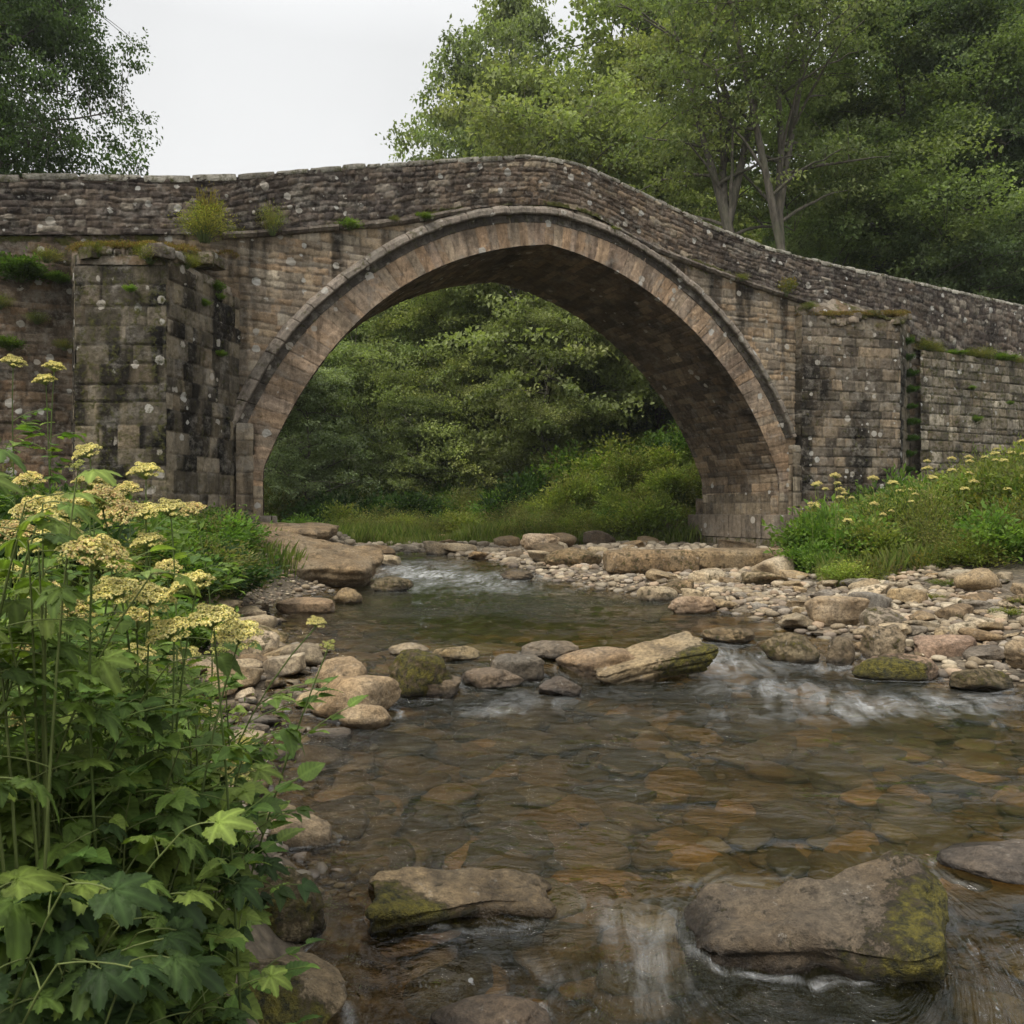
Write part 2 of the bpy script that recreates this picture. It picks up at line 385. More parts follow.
# the slight damp haze of the valley
hz_ = NT('damp_air'); pv = hz_.n('VolumePrincipled'); pv.inputs['Color'].default_value = (.93, .96, .97, 1); pv.inputs['Density'].default_value = .0004; pv.inputs['Anisotropy'].default_value = .2
hz_.l(pv.outputs[0], hz_.out.inputs['Volume'])
bx0, bx1 = np.array([-520., -80., float(ZZ.min())-1.]), np.array([520., 620., 90.])
vv_ = np.array([[(bx0, bx1)[i][0], (bx0, bx1)[j][1], (bx0, bx1)[k][2]] for i in (0, 1) for j in (0, 1) for k in (0, 1)])
tag(mk('haze', vv_, np.array([[0, 1, 3, 2], [4, 6, 7, 5], [0, 4, 5, 1], [2, 3, 7, 6], [0, 2, 6, 4], [1, 5, 7, 3]]), hz_.m, smooth=False), 'faint damp haze hanging in the valley', 'haze', None, 'stuff')
C.cycles.volume_bounces = 0; C.cycles.volume_step_rate = 4
def gz(x, y): return float(terrain(np.array([x]), np.array([y]))[0])

# ---------------------------------------------------------------- the bridge
ux, uy = math.cos(R(23.85)), math.sin(R(23.85)); OX, OY = 8.23, 24.0
def BP(s, z, w=0.):
    s, z, w = np.broadcast_arrays(np.asarray(s, float), np.asarray(z, float), np.asarray(w, float))
    return np.stack([OX+ux*s+uy*w, OY+uy*s-ux*w, z], -1)
NF = np.array([uy, -ux, 0.])         # outward normal of the face we see
def inv(px, py):
    k = (px-512)/F; s = (OY*k-OX)/(ux-uy*k); Y = OY+uy*s; return s, CZ+(512-py)/F*Y
def curve(pts): return np.array([inv(*p) for p in pts])
BW = 3.6                              # width of the bridge
top_c = curve([(-260, 178), (-80, 176), (0, 175), (120, 176), (235, 177), (300, 169.5), (400, 163), (470, 158), (520, 155.5), (555, 157.5), (590, 168), (640, 192), (700, 221), (760, 245), (800, 257), (900, 279), (1024, 306), (1200, 338), (1500, 375)])
str_c = curve([(-260, 240), (0, 236), (230, 235), (400, 222), (450, 212), (490, 207), (538, 204.5), (580, 210), (620, 231), (643, 244), (702, 267), (768, 290), (792, 298), (860, 318), (944, 354), (1024, 366), (1200, 380), (1500, 405)])
def sm_interp(c):
    s = np.linspace(c[0, 0], c[-1, 0], 900); z = np.interp(s, c[:, 0], c[:, 1])
    k = np.hanning(31); k /= k.sum(); z = np.convolve(np.pad(z, 15, mode='edge'), k, 'valid')
    return lambda q: np.interp(q, s, z)
ztop = sm_interp(top_c); zstr = sm_interp(str_c)
ic = curve([(256, 497), (262, 474), (273, 442), (289, 411), (309, 380), (336, 349), (367, 313), (400, 287), (437, 267), (484, 253), (520, 248.5), (545, 247), (582, 255.5), (627, 278), (664, 306), (701, 341), (733, 383), (757, 423), (772, 459), (783, 501)])
oc = curve([(244, 421), (258, 388), (281, 353), (312, 315), (352, 280), (400, 253), (421, 242), (469, 225.5), (538, 219), (582, 226), (627, 248), (665, 276), (703, 305), (741, 346), (768, 392), (784, 425)])
SM = -8.0; Z0 = 2.0
def polar_fit(c, deg):
    th = np.arctan2(c[:, 1]-Z0, c[:, 0]-SM); r = np.hypot(c[:, 1]-Z0, c[:, 0]-SM)
    return np.poly1d(np.polyfit(th-np.pi/2, r, deg))
def half_fit(c, deg=4):   # two arcs that meet in a slight point
    th = np.arctan2(c[:, 1]-Z0, c[:, 0]-SM)-np.pi/2; r = np.hypot(c[:, 1]-Z0, c[:, 0]-SM); out = []
    for sg in (1, -1):
        m = th*sg > .03; t_ = np.append(th[m], 0); r_ = np.append(r[m], 6.46); w_ = np.append(np.ones(m.sum()), 6); out.append(np.poly1d(np.polyfit(t_, r_, deg, w=w_)))
    return lambda t: np.where(np.asarray(t) > 0, out[0](t), out[1](t))
pi_ = half_fit(ic); po_ = polar_fit(oc, 6)
def rin(th):   # th from the vertical, + left
    return pi_(np.clip(th, -1.5, 1.5))
def rout(th): return np.where(np.abs(th) < 1.25, po_(np.clip(th, -1.25, 1.25)), rin(th)+.72)
def rout(th):
    d = po_(np.clip(th, -1.15, 1.15))-rin(np.clip(th, -1.15, 1.15)); return rin(th)+np.clip(d, .62, .85)
TH = np.linspace(1.57, -1.57, 700)
rI = rin(TH); rO = rI+np.convolve(np.pad(rout(TH)-rI, 40, mode='edge'), np.hanning(81)/np.hanning(81).sum(), 'valid')
k = np.hanning(25); k /= k.sum()
rO = np.convolve(np.pad(rO, 12, mode='edge'), k, 'valid')
fI = lambda th: np.interp(-th, -TH, rI); fO = lambda th: np.interp(-th, -TH, rO)
def ring_pt(th, r): return SM-np.sin(th)*r, Z0+np.cos(th)*r

def masonry(a, b, hr, wr, seed, warp=.015, b0=None, b1=None, single=False, corner=.03):
    """coursed masonry: stone id, distance to its joint, per-stone randoms"""
    rg = np.random.default_rng(seed)
    aw = a+warp*vn2(a*3.1, b*3.1, seed)+warp*.6*vn2(a*9, b*9, seed+1)
    bw = b+warp*vn2(a*1.3+9, b*2.1, seed+2)+warp*.6*vn2(a*7, b*9, seed+3)
    b0 = b.min()-.3 if b0 is None else b0; b1 = b.max()+.3 if b1 is None else b1
    if single: cb = np.array([b0, b1])
    else:
        cb = [b0]
        while cb[-1] < b1: cb.append(cb[-1]+rg.uniform(*hr))
        cb = np.array(cb)
    ci = np.clip(np.searchsorted(cb, bw)-1, 0, len(cb)-2)
    idx = np.zeros(a.shape, int); dx = np.zeros(a.shape); 
    dy = np.minimum(bw-cb[ci], cb[ci+1]-bw)
    am, aM = a.min()-.6, a.max()+.6
    for i in range(len(cb)-1):
        m = ci == i
        if not m.any(): continue
        n = int((aM-am)/wr[0])+3
        wdt = rg.uniform(wr[0], wr[1], n)*(1+.35*rg.random(n)*(rg.random(n) < .3)); br = am-rg.random()*.4+np.concatenate([[0], np.cumsum(wdt)])
        j = np.clip(np.searchsorted(br, aw[m])-1, 0, len(br)-2)
        dx[m] = np.minimum(aw[m]-br[j], br[j+1]-aw[m]); idx[m] = i*2000+j
    c = corner; d = np.where((dx < c) & (dy < c), c-np.hypot(c-dx, c-dy), np.minimum(dx, dy))
    h1 = _h(idx, idx*0, idx*0, seed); h2 = _h(idx, idx*0+1, idx*0, seed); h3 = _h(idx, idx*0+2, idx*0, seed)
    return idx, d, h1, h2, h3
def lerp(a, b, t): return a*(1-t)+b*t
def colours(h1, h2, h3, pal, jit=.35):
    pal = np.array(pal)*np.array([1.04, 1.0, .90]); i = np.minimum((h1*len(pal)).astype(int), len(pal)-1)
    return pal[i]*(1+jit*(h2*2-1))[..., None]
def stone_patch(name, P, Nv, A, B, lay, pal, parent, keep=None, depth=.035, mortar=(.12, .10, .08), stain=None, lich=None, moss=None, jit=.35, joint=.014, rough=.012, tint=None):
    idx, d, h1, h2, h3 = lay
    rise = ss(-.004, joint*2.2, d)
    h = rise*depth+(h3-.5)*depth*.9*rise+rough*fbm2(A*11, B*11, 3, 77)*rise
    c = colours(h1, h2, h3, pal, jit)
    jm = (1-ss(0, joint, d))[..., None]*.75
    c = c*(1-jm)+np.array(mortar)*jm
    if tint is not None: c = c*tint
    if stain is not None:
        st = np.clip(stain, 0, 1)[..., None]; c = c*(1-st)+c*.11*st
    z = np.zeros_like(A)
    at = {'col': np.clip(c, .004, .8).reshape(-1, 3), 'lich': (z+(.3 if lich is None else lich)).ravel(), 'moss': (z if moss is None else moss+z).ravel()}
    V = P+Nv*h[..., None]
    na, nb = A.shape
    return mk(name, V.reshape(-1, 3), gridfaces(na, nb, keep), M_STONE, parent, at)

bridge = empty('stone_bridge', tuple(BP(-7.7, 0.5, 0)), 0)
tag(bridge, 'old humpback stone bridge with one tall pointed arch spanning the river', 'bridge')
bridge.rotation_euler = (0, 0, 0)
ORG = np.array(bridge.location)
def par(o):   # keep world coordinates of the mesh under the moved empty
    o.location = tuple(-ORG); return o
RES = .03
# spandrel walls
S0, S1 = -29.0, 24.0
s = np.arange(S0, S1, RES*1.15)
keepL = None
def outside_ring(s_, z_, frac=.5):
    th = np.arctan2(-(s_-SM), np.maximum(z_-Z0, 1e-6)); r = np.hypot(s_-SM, z_-Z0)
    lim = fI(th)+(fO(th)-fI(th))*frac
    lo = np.abs(s_-SM) > (fI(1.5)+.3)
    return np.where(z_ < Z0, lo, r > lim)
zz = np.arange(-.2, 10.2, RES)
A, B = np.meshgrid(s, zz, indexing='ij')
zt = zstr(A)
keep = outside_ring(A, B) & (B < zt+.02)
kq = keep[:-1, :-1] & keep[1:, :-1] & keep[:-1, 1:] & keep[1:, 1:]
# drop what is far out of sight on both ends below ground
lay = masonry(A, B+.03*vn2(A*.5, B*.4, 2), (.12, .27), (.2, .6), 11, .03)
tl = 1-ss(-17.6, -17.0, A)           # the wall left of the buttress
streak = fbm2(A*2.3, B*.22, 4, 21); st = ss(.02, .34, streak+.12*fbm2(A*5, B*2, 3, 3))
topb = ss(2.6, 0, zt-B)
st = st*(.5+.5*topb)*.92*(1-tl*.3)
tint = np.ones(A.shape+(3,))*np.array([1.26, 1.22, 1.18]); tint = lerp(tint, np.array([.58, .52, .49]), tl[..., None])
tr = ss(4.8, 5.4, A)
tint = lerp(tint, np.array([.8, .78, .76]), tr[..., None])
pal_sp = [(.235, .195, .15), (.20, .17, .138), (.26, .21, .155), (.175, .155, .13), (.26, .235, .20), (.25, .19, .135), (.21, .18, .15)]
moss = .6*ss(.25, .0, zt-B)*ss(0, .4, fbm2(A*1.3, B*1.3, 3, 31)+.2)+tl*.35*ss(.0, .5, fbm2(A*.9, B*.9, 3, 33))
par(stone_patch('spandrel_wall', BP(A, B, 0), NF, A, B, lay, pal_sp, bridge, kq, stain=st, lich=.4+.25*tl, moss=moss, tint=tint, mortar=(.13, .11, .09), jit=.28, depth=.026))
# parapet, its courses follow the slope of the road
vv = np.linspace(0, 1, 52)
A, Vv = np.meshgrid(np.arange(S0, S1, RES), vv, indexing='ij')
zb, zt = zstr(A), ztop(A)-.06
Z = zb+Vv*(zt-zb); Bm = Vv*1.45
lay = masonry(A, Bm+.12*vn2(A*.35, A*0, 8)+.05*vn2(A*1.3, Bm*2, 9), (.07, .21), (.11, .42), 14, .045, corner=.03)
st = ss(-.1, .6, fbm2(A*.9, Bm*.7, 4, 51))*.45
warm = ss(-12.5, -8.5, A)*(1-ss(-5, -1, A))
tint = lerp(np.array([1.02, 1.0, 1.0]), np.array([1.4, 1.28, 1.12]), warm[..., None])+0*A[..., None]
pal_pa = [(.10, .083, .074), (.08, .068, .062), (.12, .10, .085), (.068, .058, .055), (.155, .13, .11), (.105, .085, .072), (.09, .077, .071), (.115, .094, .078), (.085, .071, .065), (.22, .20, .175), (.05, .043, .04)]
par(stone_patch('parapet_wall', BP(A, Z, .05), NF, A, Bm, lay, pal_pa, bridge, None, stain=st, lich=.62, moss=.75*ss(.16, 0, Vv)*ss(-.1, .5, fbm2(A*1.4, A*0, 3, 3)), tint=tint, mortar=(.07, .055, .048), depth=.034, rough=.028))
# inner faces of both parapets, the far face of the bridge and its far parapet, at a coarser grid
for nm, wv, sg in (('parapet_inner_face', -.36, -1), ('parapet_inner_face', -BW+.36, 1)):
    a2 = np.arange(S0, S1, .12); A, Vv = np.meshgrid(a2, np.linspace(0, 1, 14), indexing='ij')
    zt = ztop(A)-.06; zb = zt-1.3; Z = zb+Vv*(zt-zb)
    par(stone_patch(nm, BP(A, Z, wv), sg*NF, A, Vv*1.3, masonry(A, Vv*1.3, (.1, .2), (.2, .4), 5), pal_pa, bridge, None))
A, B = np.meshgrid(np.arange(S0, S1, .09), np.arange(-.2, 10.9, .09), indexing='ij')
kp = outside_ring(A, B, .0) & (B < ztop(A)-.05); kq = kp[:-1, :-1] & kp[1:, :-1] & kp[:-1, 1:] & kp[1:, 1:]
par(stone_patch('far_wall', BP(A, B, -BW), -NF, A, B, masonry(A, B, (.14, .26), (.25, .5), 6, .02), pal_sp, bridge, kq))
A, W_ = np.meshgrid(np.arange(S0, S1, .2), np.linspace(-.3, -BW+.3, 12), indexing='ij')
par(mk('roadway', BP(A, ztop(A)-1.05, W_).reshape(-1, 3), gridfaces(*A.shape), M_STONE, bridge, {'col': np.tile([.12, .11, .1], (A.size, 1)), 'lich': np.zeros(A.size), 'moss': np.zeros(A.size)+.3}))
# voussoir ring
th = np.linspace(1.57, -1.57, 1000)
arc = np.concatenate([[0], np.cumsum(np.hypot(*np.diff(np.array(ring_pt(th, fI(th)+.35)), axis=1)))])
q = np.linspace(0, 1, 30)
A, Q = np.meshgrid(arc, q, indexing='ij'); TH2 = np.repeat(th[:, None], 30, 1)
rr = fI(TH2)+Q*(fO(TH2)-fI(TH2)); SS, Zr = ring_pt(TH2, rr)
Bq = Q*.78
rg = np.random.default_rng(3)
lay = masonry(A, Bq, None, (.17, .34), 19, .012, b0=-.05, b1=.83, single=True, corner=.02)
rs_ = fbm2(A*9, Bq*1.6, 4, 64); rt_ = 1+.55*rs_
st = ss(.2, .6, fbm2(A*1.1, Bq*.8, 4, 61))*.55
pal_r = [(.25, .195, .155), (.23, .18, .15), (.265, .20, .15), (.22, .18, .15), (.265, .22, .18), (.275, .20, .145), (.24, .195, .165)]
par(stone_patch('arch_ring', BP(SS, Zr, .05), NF, A, Bq, lay, pal_r, bridge, None, stain=st, lich=.16, depth=.018, joint=.008, mortar=(.10, .08, .065), rough=.008, jit=.16, tint=rt_[..., None]*np.array([1.28, 1.24, 1.18])))
# soffit (the barrel of the arch)
wd = np.arange(.068, -BW-.03, -.045)
A, Wd = np.meshgrid(arc*1.0, wd, indexing='ij'); TH2 = np.repeat(th[:, None], len(wd), 1)
sI, zI = ring_pt(TH2, fI(TH2)); 
NI = -(BP(sI, zI, 0)-BP(SM, Z0, 0)); NI = nrm(NI)
lay = masonry(Wd*1.0, A, (.17, .3), (.3, .7), 23, .012)
pal_s = [(.15, .115, .085), (.125, .098, .075), (.18, .135, .095), (.105, .085, .068), (.20, .16, .12)]
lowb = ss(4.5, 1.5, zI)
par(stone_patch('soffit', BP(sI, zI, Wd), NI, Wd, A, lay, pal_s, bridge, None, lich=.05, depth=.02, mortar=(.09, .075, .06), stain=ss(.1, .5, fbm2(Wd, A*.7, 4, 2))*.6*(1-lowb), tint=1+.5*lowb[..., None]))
# hood moulding over the ring
def sweep(path, prof, name, pal, seed, seg=(.35, .7), dark=None):
    """path: (n,3) world points + (n,3) 'out' directions; prof: list of (along out, along face normal)"""
    P, O = path; n = len(P); pr = np.array(prof); m = len(pr)
    L = np.concatenate([[0], np.cumsum(np.linalg.norm(np.diff(P, axis=0), axis=1))])
    rg = np.random.default_rng(seed); br = [0.]
    while br[-1] < L[-1]+1: br.append(br[-1]+rg.uniform(*seg))
    br = np.array(br); j = np.clip(np.searchsorted(br, L, 'right')-1, 0, len(br)-2)
    d = np.minimum(L-br[j], br[j+1]-L); k = ss(-.005, .022, d); hj = _h(j, j*0, j*0, seed)
    shrink = (k*1.0)*(1+.14*(hj-.5))+(1-k)*.82
    nz = .012*fbm2(L*5, L*0+seed, 3, seed)
    V = P[:, None]+O[:, None]*(pr[None, :, 0:1]*(.5+.5*shrink[:, None, None])+nz[:, None, None])+NF*(pr[None, :, 1:2]*shrink[:, None, None]+nz[:, None, None])
    c = np.array(pal)[(hj*len(pal)).astype(int) % len(pal)]*(.7+.3*k)[:, None]
    c = np.repeat(c[:, None], m, 1)
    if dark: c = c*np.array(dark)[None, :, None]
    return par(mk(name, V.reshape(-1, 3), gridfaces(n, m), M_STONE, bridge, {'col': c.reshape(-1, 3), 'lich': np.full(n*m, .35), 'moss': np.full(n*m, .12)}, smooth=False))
th = np.linspace(1.405, -1.36, 1150); s_, z_ = ring_pt(th, fO(th)); P = BP(s_, z_, 0)
s2, z2 = ring_pt(th, fO(th)+1); O = nrm(BP(s2, z2, 0)-P)
sweep((P, O), [(-.13, .04), (-.12, .085), (-.02, .085), (.05, .10), (.07, .19), (.10, .21), (.20, .20), (.29, .12), (.31, 0)], 'hood_moulding', [(.25, .21, .17), (.21, .18, .145), (.28, .235, .19)], 4, dark=[.5, .3, .25, .3, .55, 1, 1, 1, 1])  # groove and underside coloured dark: painted shadow line under the hood, with grime
# string course either side of the crown
for (a, b_) in ((inv(222, 235)[0], inv(470, 215)[0]), (inv(612, 225)[0], inv(905, 330)[0])):
    s_ = np.arange(a, b_, .02); P = BP(s_, zstr(s_), 0); O = np.tile([0, 0, 1.], (len(s_), 1))
    sweep((P, O), [(-.12, 0), (-.10, .10), (-.04, .15), (.02, .13), (.05, .04)], 'string_course', [(.13, .105, .085), (.10, .082, .07), (.18, .15, .12)], 9, (.4, .8))
# coping stones
acc = Acc(); rg = np.random.default_rng(8); cur = S0
def block(L, W, H, rg, n=(7, 5, 4), bev=.03, rough=.012, seed=0):
    """a worn rectangular stone: cube grid pulled to rounded edges"""
    V = []; Fq = []; base = 0
    for ax in range(3):
        for sg in (-1, 1):
            o = [i for i in range(3) if i != ax]; na, nb = n[o[0]], n[o[1]]
            a, b = np.meshgrid(np.linspace(-1, 1, na), np.linspace(-1, 1, nb), indexing='ij')
            v = np.zeros((na, nb, 3)); v[..., o[0]] = a; v[..., o[1]] = b; v[..., ax] = sg
            f = gridfaces(na, nb)
            if (sg > 0) ^ (ax == 1): pass
            else: f = f[:, ::-1]
            V.append(v.reshape(-1, 3)); Fq.append(f+base); base += na*nb
    V = np.concatenate(V)*np.array([L, W, H])/2; Fq = np.concatenate(Fq)
    inner = np.clip(V, -np.array([L, W, H])/2+bev, np.array([L, W, H])/2-bev)
    dlt = V-inner; V = inner+nrm(dlt)*bev*np.minimum(1, np.linalg.norm(dlt, axis=1, keepdims=True)/bev)
    o = rg.uniform(0, 100, 3)
    nn = np.stack([fbm3(V[:, 0]*5+o[i], V[:, 1]*5, V[:, 2]*5, 3, 40+i) for i in range(3)], -1)
    return V+nn*rough, Fq
while cur < S1:
    inl = inv(60, 0)[0] < cur < inv(240, 0)[0]
    L = rg.uniform(.75, 1.25) if cur < inv(240, 0)[0] else rg.uniform(.32, .8)
    H = rg.uniform(.13, .17) if cur < inv(240, 0)[0] else rg.uniform(.10, .15)
    sc = cur+L/2
    for wc in (-.155, -BW+.155):
        V, Fq = block(L-.015, .50, H, rg, bev=.035, rough=.014)
        sl = math.atan2(float(ztop(sc+L/2)-ztop(sc-L/2)), L); zc = float(ztop(sc))-H/2+.01+rg.uniform(-.02, .02)
        x = V[:, 0]*math.cos(sl)-V[:, 2]*math.sin(sl); z = V[:, 0]*math.sin(sl)+V[:, 2]*math.cos(sl)
        cc = np.array([(.30, .28, .235), (.25, .235, .195), (.36, .335, .28), (.22, .20, .165)])[rg.integers(4)]*(1.45 if sc > -7 else 1.0)
        acc.add(BP(sc+x, zc+z, wc+V[:, 1]), Fq[:, ::-1], col=cc, lich=.5, moss=.22)
    cur += L
par(acc.build('coping', M_STONE, bridge))

# masonry faces of the buttresses: vertical quads from plan point p to plan point q
def face_strip(p, q, z0, zt_p, zt_q, seed, hr, wr, pal, name, parent, stainf=None, res=.03, big=True, **kw):
    p = np.array(p, float); q = np.array(q, float); e_ = (q-p)/np.linalg.norm(q-p)*.022; p = p-e_; q = q+e_; L = np.linalg.norm(q-p); n = max(2, int(L/res))
    a = np.linspace(0, L, n); m = int((max(zt_p, zt_q)-z0)/res); v = np.linspace(0, 1, m)
    A, Vv = np.meshgrid(a, v, indexing='ij'); zt = zt_p+(zt_q-zt_p)*A/L+.05*fbm2(A*2.5, A*0, 3, seed)*ss(.9, 1, Vv)
    Z = z0+Vv*(zt-z0); t = (A/L)[..., None]
    XY = p*(1-t)+q*t; N = np.array([(q-p)[1], -(q-p)[0]])/L; P = np.concatenate([XY, Z[..., None]], -1)
    lay = masonry(A, Z, hr, wr, seed, .012)
    st = stainf(A, Z, lay) if stainf else None
    o = stone_patch(name, P, np.array([N[0], N[1], 0]), A, Z, lay, pal, parent, None, stain=st, **kw)
    return par(o)
def plan(s_, w_): v = BP(s_, 0, w_); return (float(v[0]), float(v[1]))
def plan_px(px, Y): return ((px-512)/F*Y, Y)
def cap(name, poly, zc, rise, parent, seed, peak=None, mossv=.9):
    """rough sloping top of a buttress: fan grid from the wall side up"""
    poly = np.array(poly, float); cen = poly.mean(0) if peak is None else np.array(peak)
    n = 60; m = 18; per = np.concatenate([poly, poly[:1]]); L = np.concatenate([[0], np.cumsum(np.linalg.norm(np.diff(per, axis=0), axis=1))])
    t = np.linspace(0, L[-1], n); bx = np.interp(t, L, per[:, 0]); by = np.interp(t, L, per[:, 1])
    zb_ = np.interp(t, L, list(zc)+[zc[0]])
    k = np.linspace(0, 1, m)[None]; ov = 1+.05*(1-k)
    X = cen[0]+(bx[:, None]-cen[0])*(1-k)*1.03; Y = cen[1]+(by[:, None]-cen[1])*(1-k)*1.03
    Z = zb_[:, None]*(1-k)+(np.mean(zc)+rise)*k
    Z = Z+.14*np.abs(fbm3(X*2.6, Y*2.6, Z*0, 3, seed))*np.minimum(1, k*5+.3)
    # a skirt that drops below the rim
    X = np.concatenate([X[:, :1], X], 1); Y = np.concatenate([Y[:, :1], Y], 1); Z = np.concatenate([Z[:, :1]-.16, Z], 1)
    A, Bb = np.meshgrid(t, np.arange(m+1)*.08, indexing='ij')
    h = _h(np.floor(X*3), np.floor(Y*3), np.floor(Z*0), seed)
    c = np.array([(.17, .12, .075), (.12, .09, .06), (.25, .21, .16)])[(h*3).astype(int) % 3]
    return par(mk(name, np.stack([X, Y, Z], -1).reshape(-1, 3), gridfaces(n, m+1)[:, ::-1], M_STONE, parent, {'col': c.reshape(-1, 3), 'lich': np.full(X.size, .7), 'moss': .35*ss(-.1, .5, fbm2(X*1.5, Y*1.5, 3, seed)).ravel()}))
pal_b = [(.15, .13, .10), (.12, .105, .08), (.17, .145, .105), (.10, .088, .072), (.20, .175, .14), (.14, .115, .085)]
def stain_left(A, Z, lay):
    idx, d, h1, h2, h3 = lay; b = (h3 > .46)*1.0
    return np.clip(b*ss(1.2, 2.4, Z)*ss(6.6, 5.7, Z)*.95*ss(-.35, .1, fbm2(A*3, Z*1.2, 3, 6))+ss(.1, .5, fbm2(A*3, Z*.4, 3, 8))*.55, 0, 1)
def stain_right(A, Z, lay):
    idx, d, h1, h2, h3 = lay
    return np.clip(ss(-.05, .35, fbm2(A*1.6, Z*.5, 4, 12)+.3*(h3-.5))*.92*ss(1.0, 2.2, Z)*ss(6.9, 5.6, Z), 0, 1)
bl = empty('buttress'); bl.parent = bridge
pA = plan(inv(74, 0)[0], .0); pB = plan_px(77, 15.35); pC = plan_px(166, 15.25); pD = plan(inv(238, 0)[0], .02)
zL = 6.42
mA = np.array(pA); 
face_strip(pA, pB, 0, zL+.3, zL, 71, (.26, .42), (.3, .6), pal_b, 'side_wall', bl, stain_left, lich=.35)
face_strip(pB, pC, 0, zL+.05, zL-.03, 72, (.27, .46), (.35, .75), pal_b, 'front_wall', bl, stain_left, lich=.42, depth=.035, jit=.5, mortar=(.07, .06, .045), moss=.22)
face_strip(pC, pD, 0, zL-.05, zL-.1, 73, (.30, .46), (.22, .45), pal_b, 'river_wall', bl, stain_left, lich=.5, jit=.55, mortar=(.12, .1, .08), moss=.1)
cap('cap', [pA, pB, pC, pD], [zL+.4, zL, zL-.05, zL-.05], .55, bl, 5, peak=plan(inv(150, 0)[0], .25))
for ch in bl.children: ch.location = tuple(-ORG)
def rubble(poly, zf, n, parent, seed, sz=(.12, .32)):
    acc = Acc(); rg = np.random.default_rng(seed); poly = np.array(poly)
    for i in range(n):
        k = rg.dirichlet(np.ones(len(poly))*.55); p = k@poly; L = rg.uniform(*sz)
        V, Fq = block(L*1.3, L*.9, L*.6, rg, bev=.04, rough=.05); a = rg.uniform(0, 3.1); c, s_ = math.cos(a), math.sin(a)
        acc.add(np.stack([V[:, 0]*c-V[:, 1]*s_+p[0], V[:, 0]*s_+V[:, 1]*c+p[1], V[:, 2]+V[:, 0]*rg.uniform(-.2, .2)+zf(p)], 1), Fq, col=np.array([.2, .16, .12])*rg.uniform(.55, 1.6), lich=.7, moss=rg.uniform(.1, .6))
    return par(acc.build('cap_rubble', M_STONE, parent))
rubble([pA, pB, pC, pD, pC], lambda p: zL+.02+(p[1]-15.2)*.22, 95, bl, 4, (.14, .42))
# corner quoin on top and the worn slab at the edge
V, Fq = block(.75, .5, .17, np.random.default_rng(5), bev=.05, rough=.04); V = V+np.array([pC[0]-.18, pC[1]+.32, zL+.06])
par(mk('corner_slab', V, Fq, M_STONE, bl, {'col': np.tile([.36, .33, .28], (len(V), 1)), 'lich': np.full(len(V), .8), 'moss': np.full(len(V), .1)}))
# pilaster strip beside the left foot of the arch
pal_pil = [(.24, .20, .15), (.20, .165, .125), (.28, .24, .19), (.18, .15, .115)]
def pilaster(sa, sb, wv, z1, seed):
    p = plan(sa, 0); q = plan(sa, wv); r = plan(sb, wv); u = plan(sb, 0)
    b = empty('pilaster'); b.parent = bridge
    for i, (a_, b_) in enumerate(((p, q), (q, r), (r, u))):
        face_strip(a_, b_, 0, z1, z1, seed+i, (.3, .5), (.3, .5), pal_pil, 'wall_face', b, lambda A, Z, l: ss(.1, .5, fbm2(A*4, Z*.6, 3, 5))*.6, lich=.45)
    V, Fq = block(abs(sb-sa)+.06, wv+.05, .22, np.random.default_rng(seed), bev=.04); c_ = BP((sa+sb)/2+V[:, 0], z1+V[:, 2], wv/2+V[:, 1])
    par(mk('cap_stone', c_, Fq[:, ::-1], M_STONE, b, {'col': np.tile([.3, .26, .2], (len(V), 1)), 'lich': np.full(len(V), .5), 'moss': np.full(len(V), .1)}))
pilaster(inv(236, 0)[0], inv(251, 0)[0], .24, 3.35, 81)
pilaster(.10, .42, .22, 3.4, 85)
# right buttress
br_ = empty('buttress'); br_.parent = bridge
qA = plan(.40, .0); qB = plan(.42, .26); qC = plan_px(899, 24.7); qD = plan(inv(905, 0)[0]+.2, 0)
zR = lambda px, py, Y: CZ+(512-py)/F*Y
z1, z2_ = zR(797, 313, qB[1]), zR(898, 322, qC[1])
face_strip(qA, qB, 0, z1+.1, z1, 91, (.25, .4), (.3, .5), pal_b, 'side_wall', br_, stain_right)
face_strip(qB, qC, 0, z1, z2_, 92, (.22, .38), (.26, .58), [(.16, .13, .10), (.13, .108, .088), (.20, .17, .135), (.11, .095, .08), (.22, .175, .13)], 'front_wall', br_, stain_right, lich=.62, jit=.5, moss=.1)
face_strip(qC, qD, 0, z2_, z2_+.2, 93, (.25, .4), (.3, .5), pal_b, 'side_wall', br_, stain_right)
cap('cap', [qA, qB, qC, qD], [z1+.3, z1, z2_, z2_+.1], .5, br_, 15, peak=plan(2.0, .1))
rubble([qA, qB, qC, qD, qC], lambda p: z1-.02+(p[1]-24.6)*.25+.12*math.sin(p[0]*3), 110, br_, 6, (.14, .36))
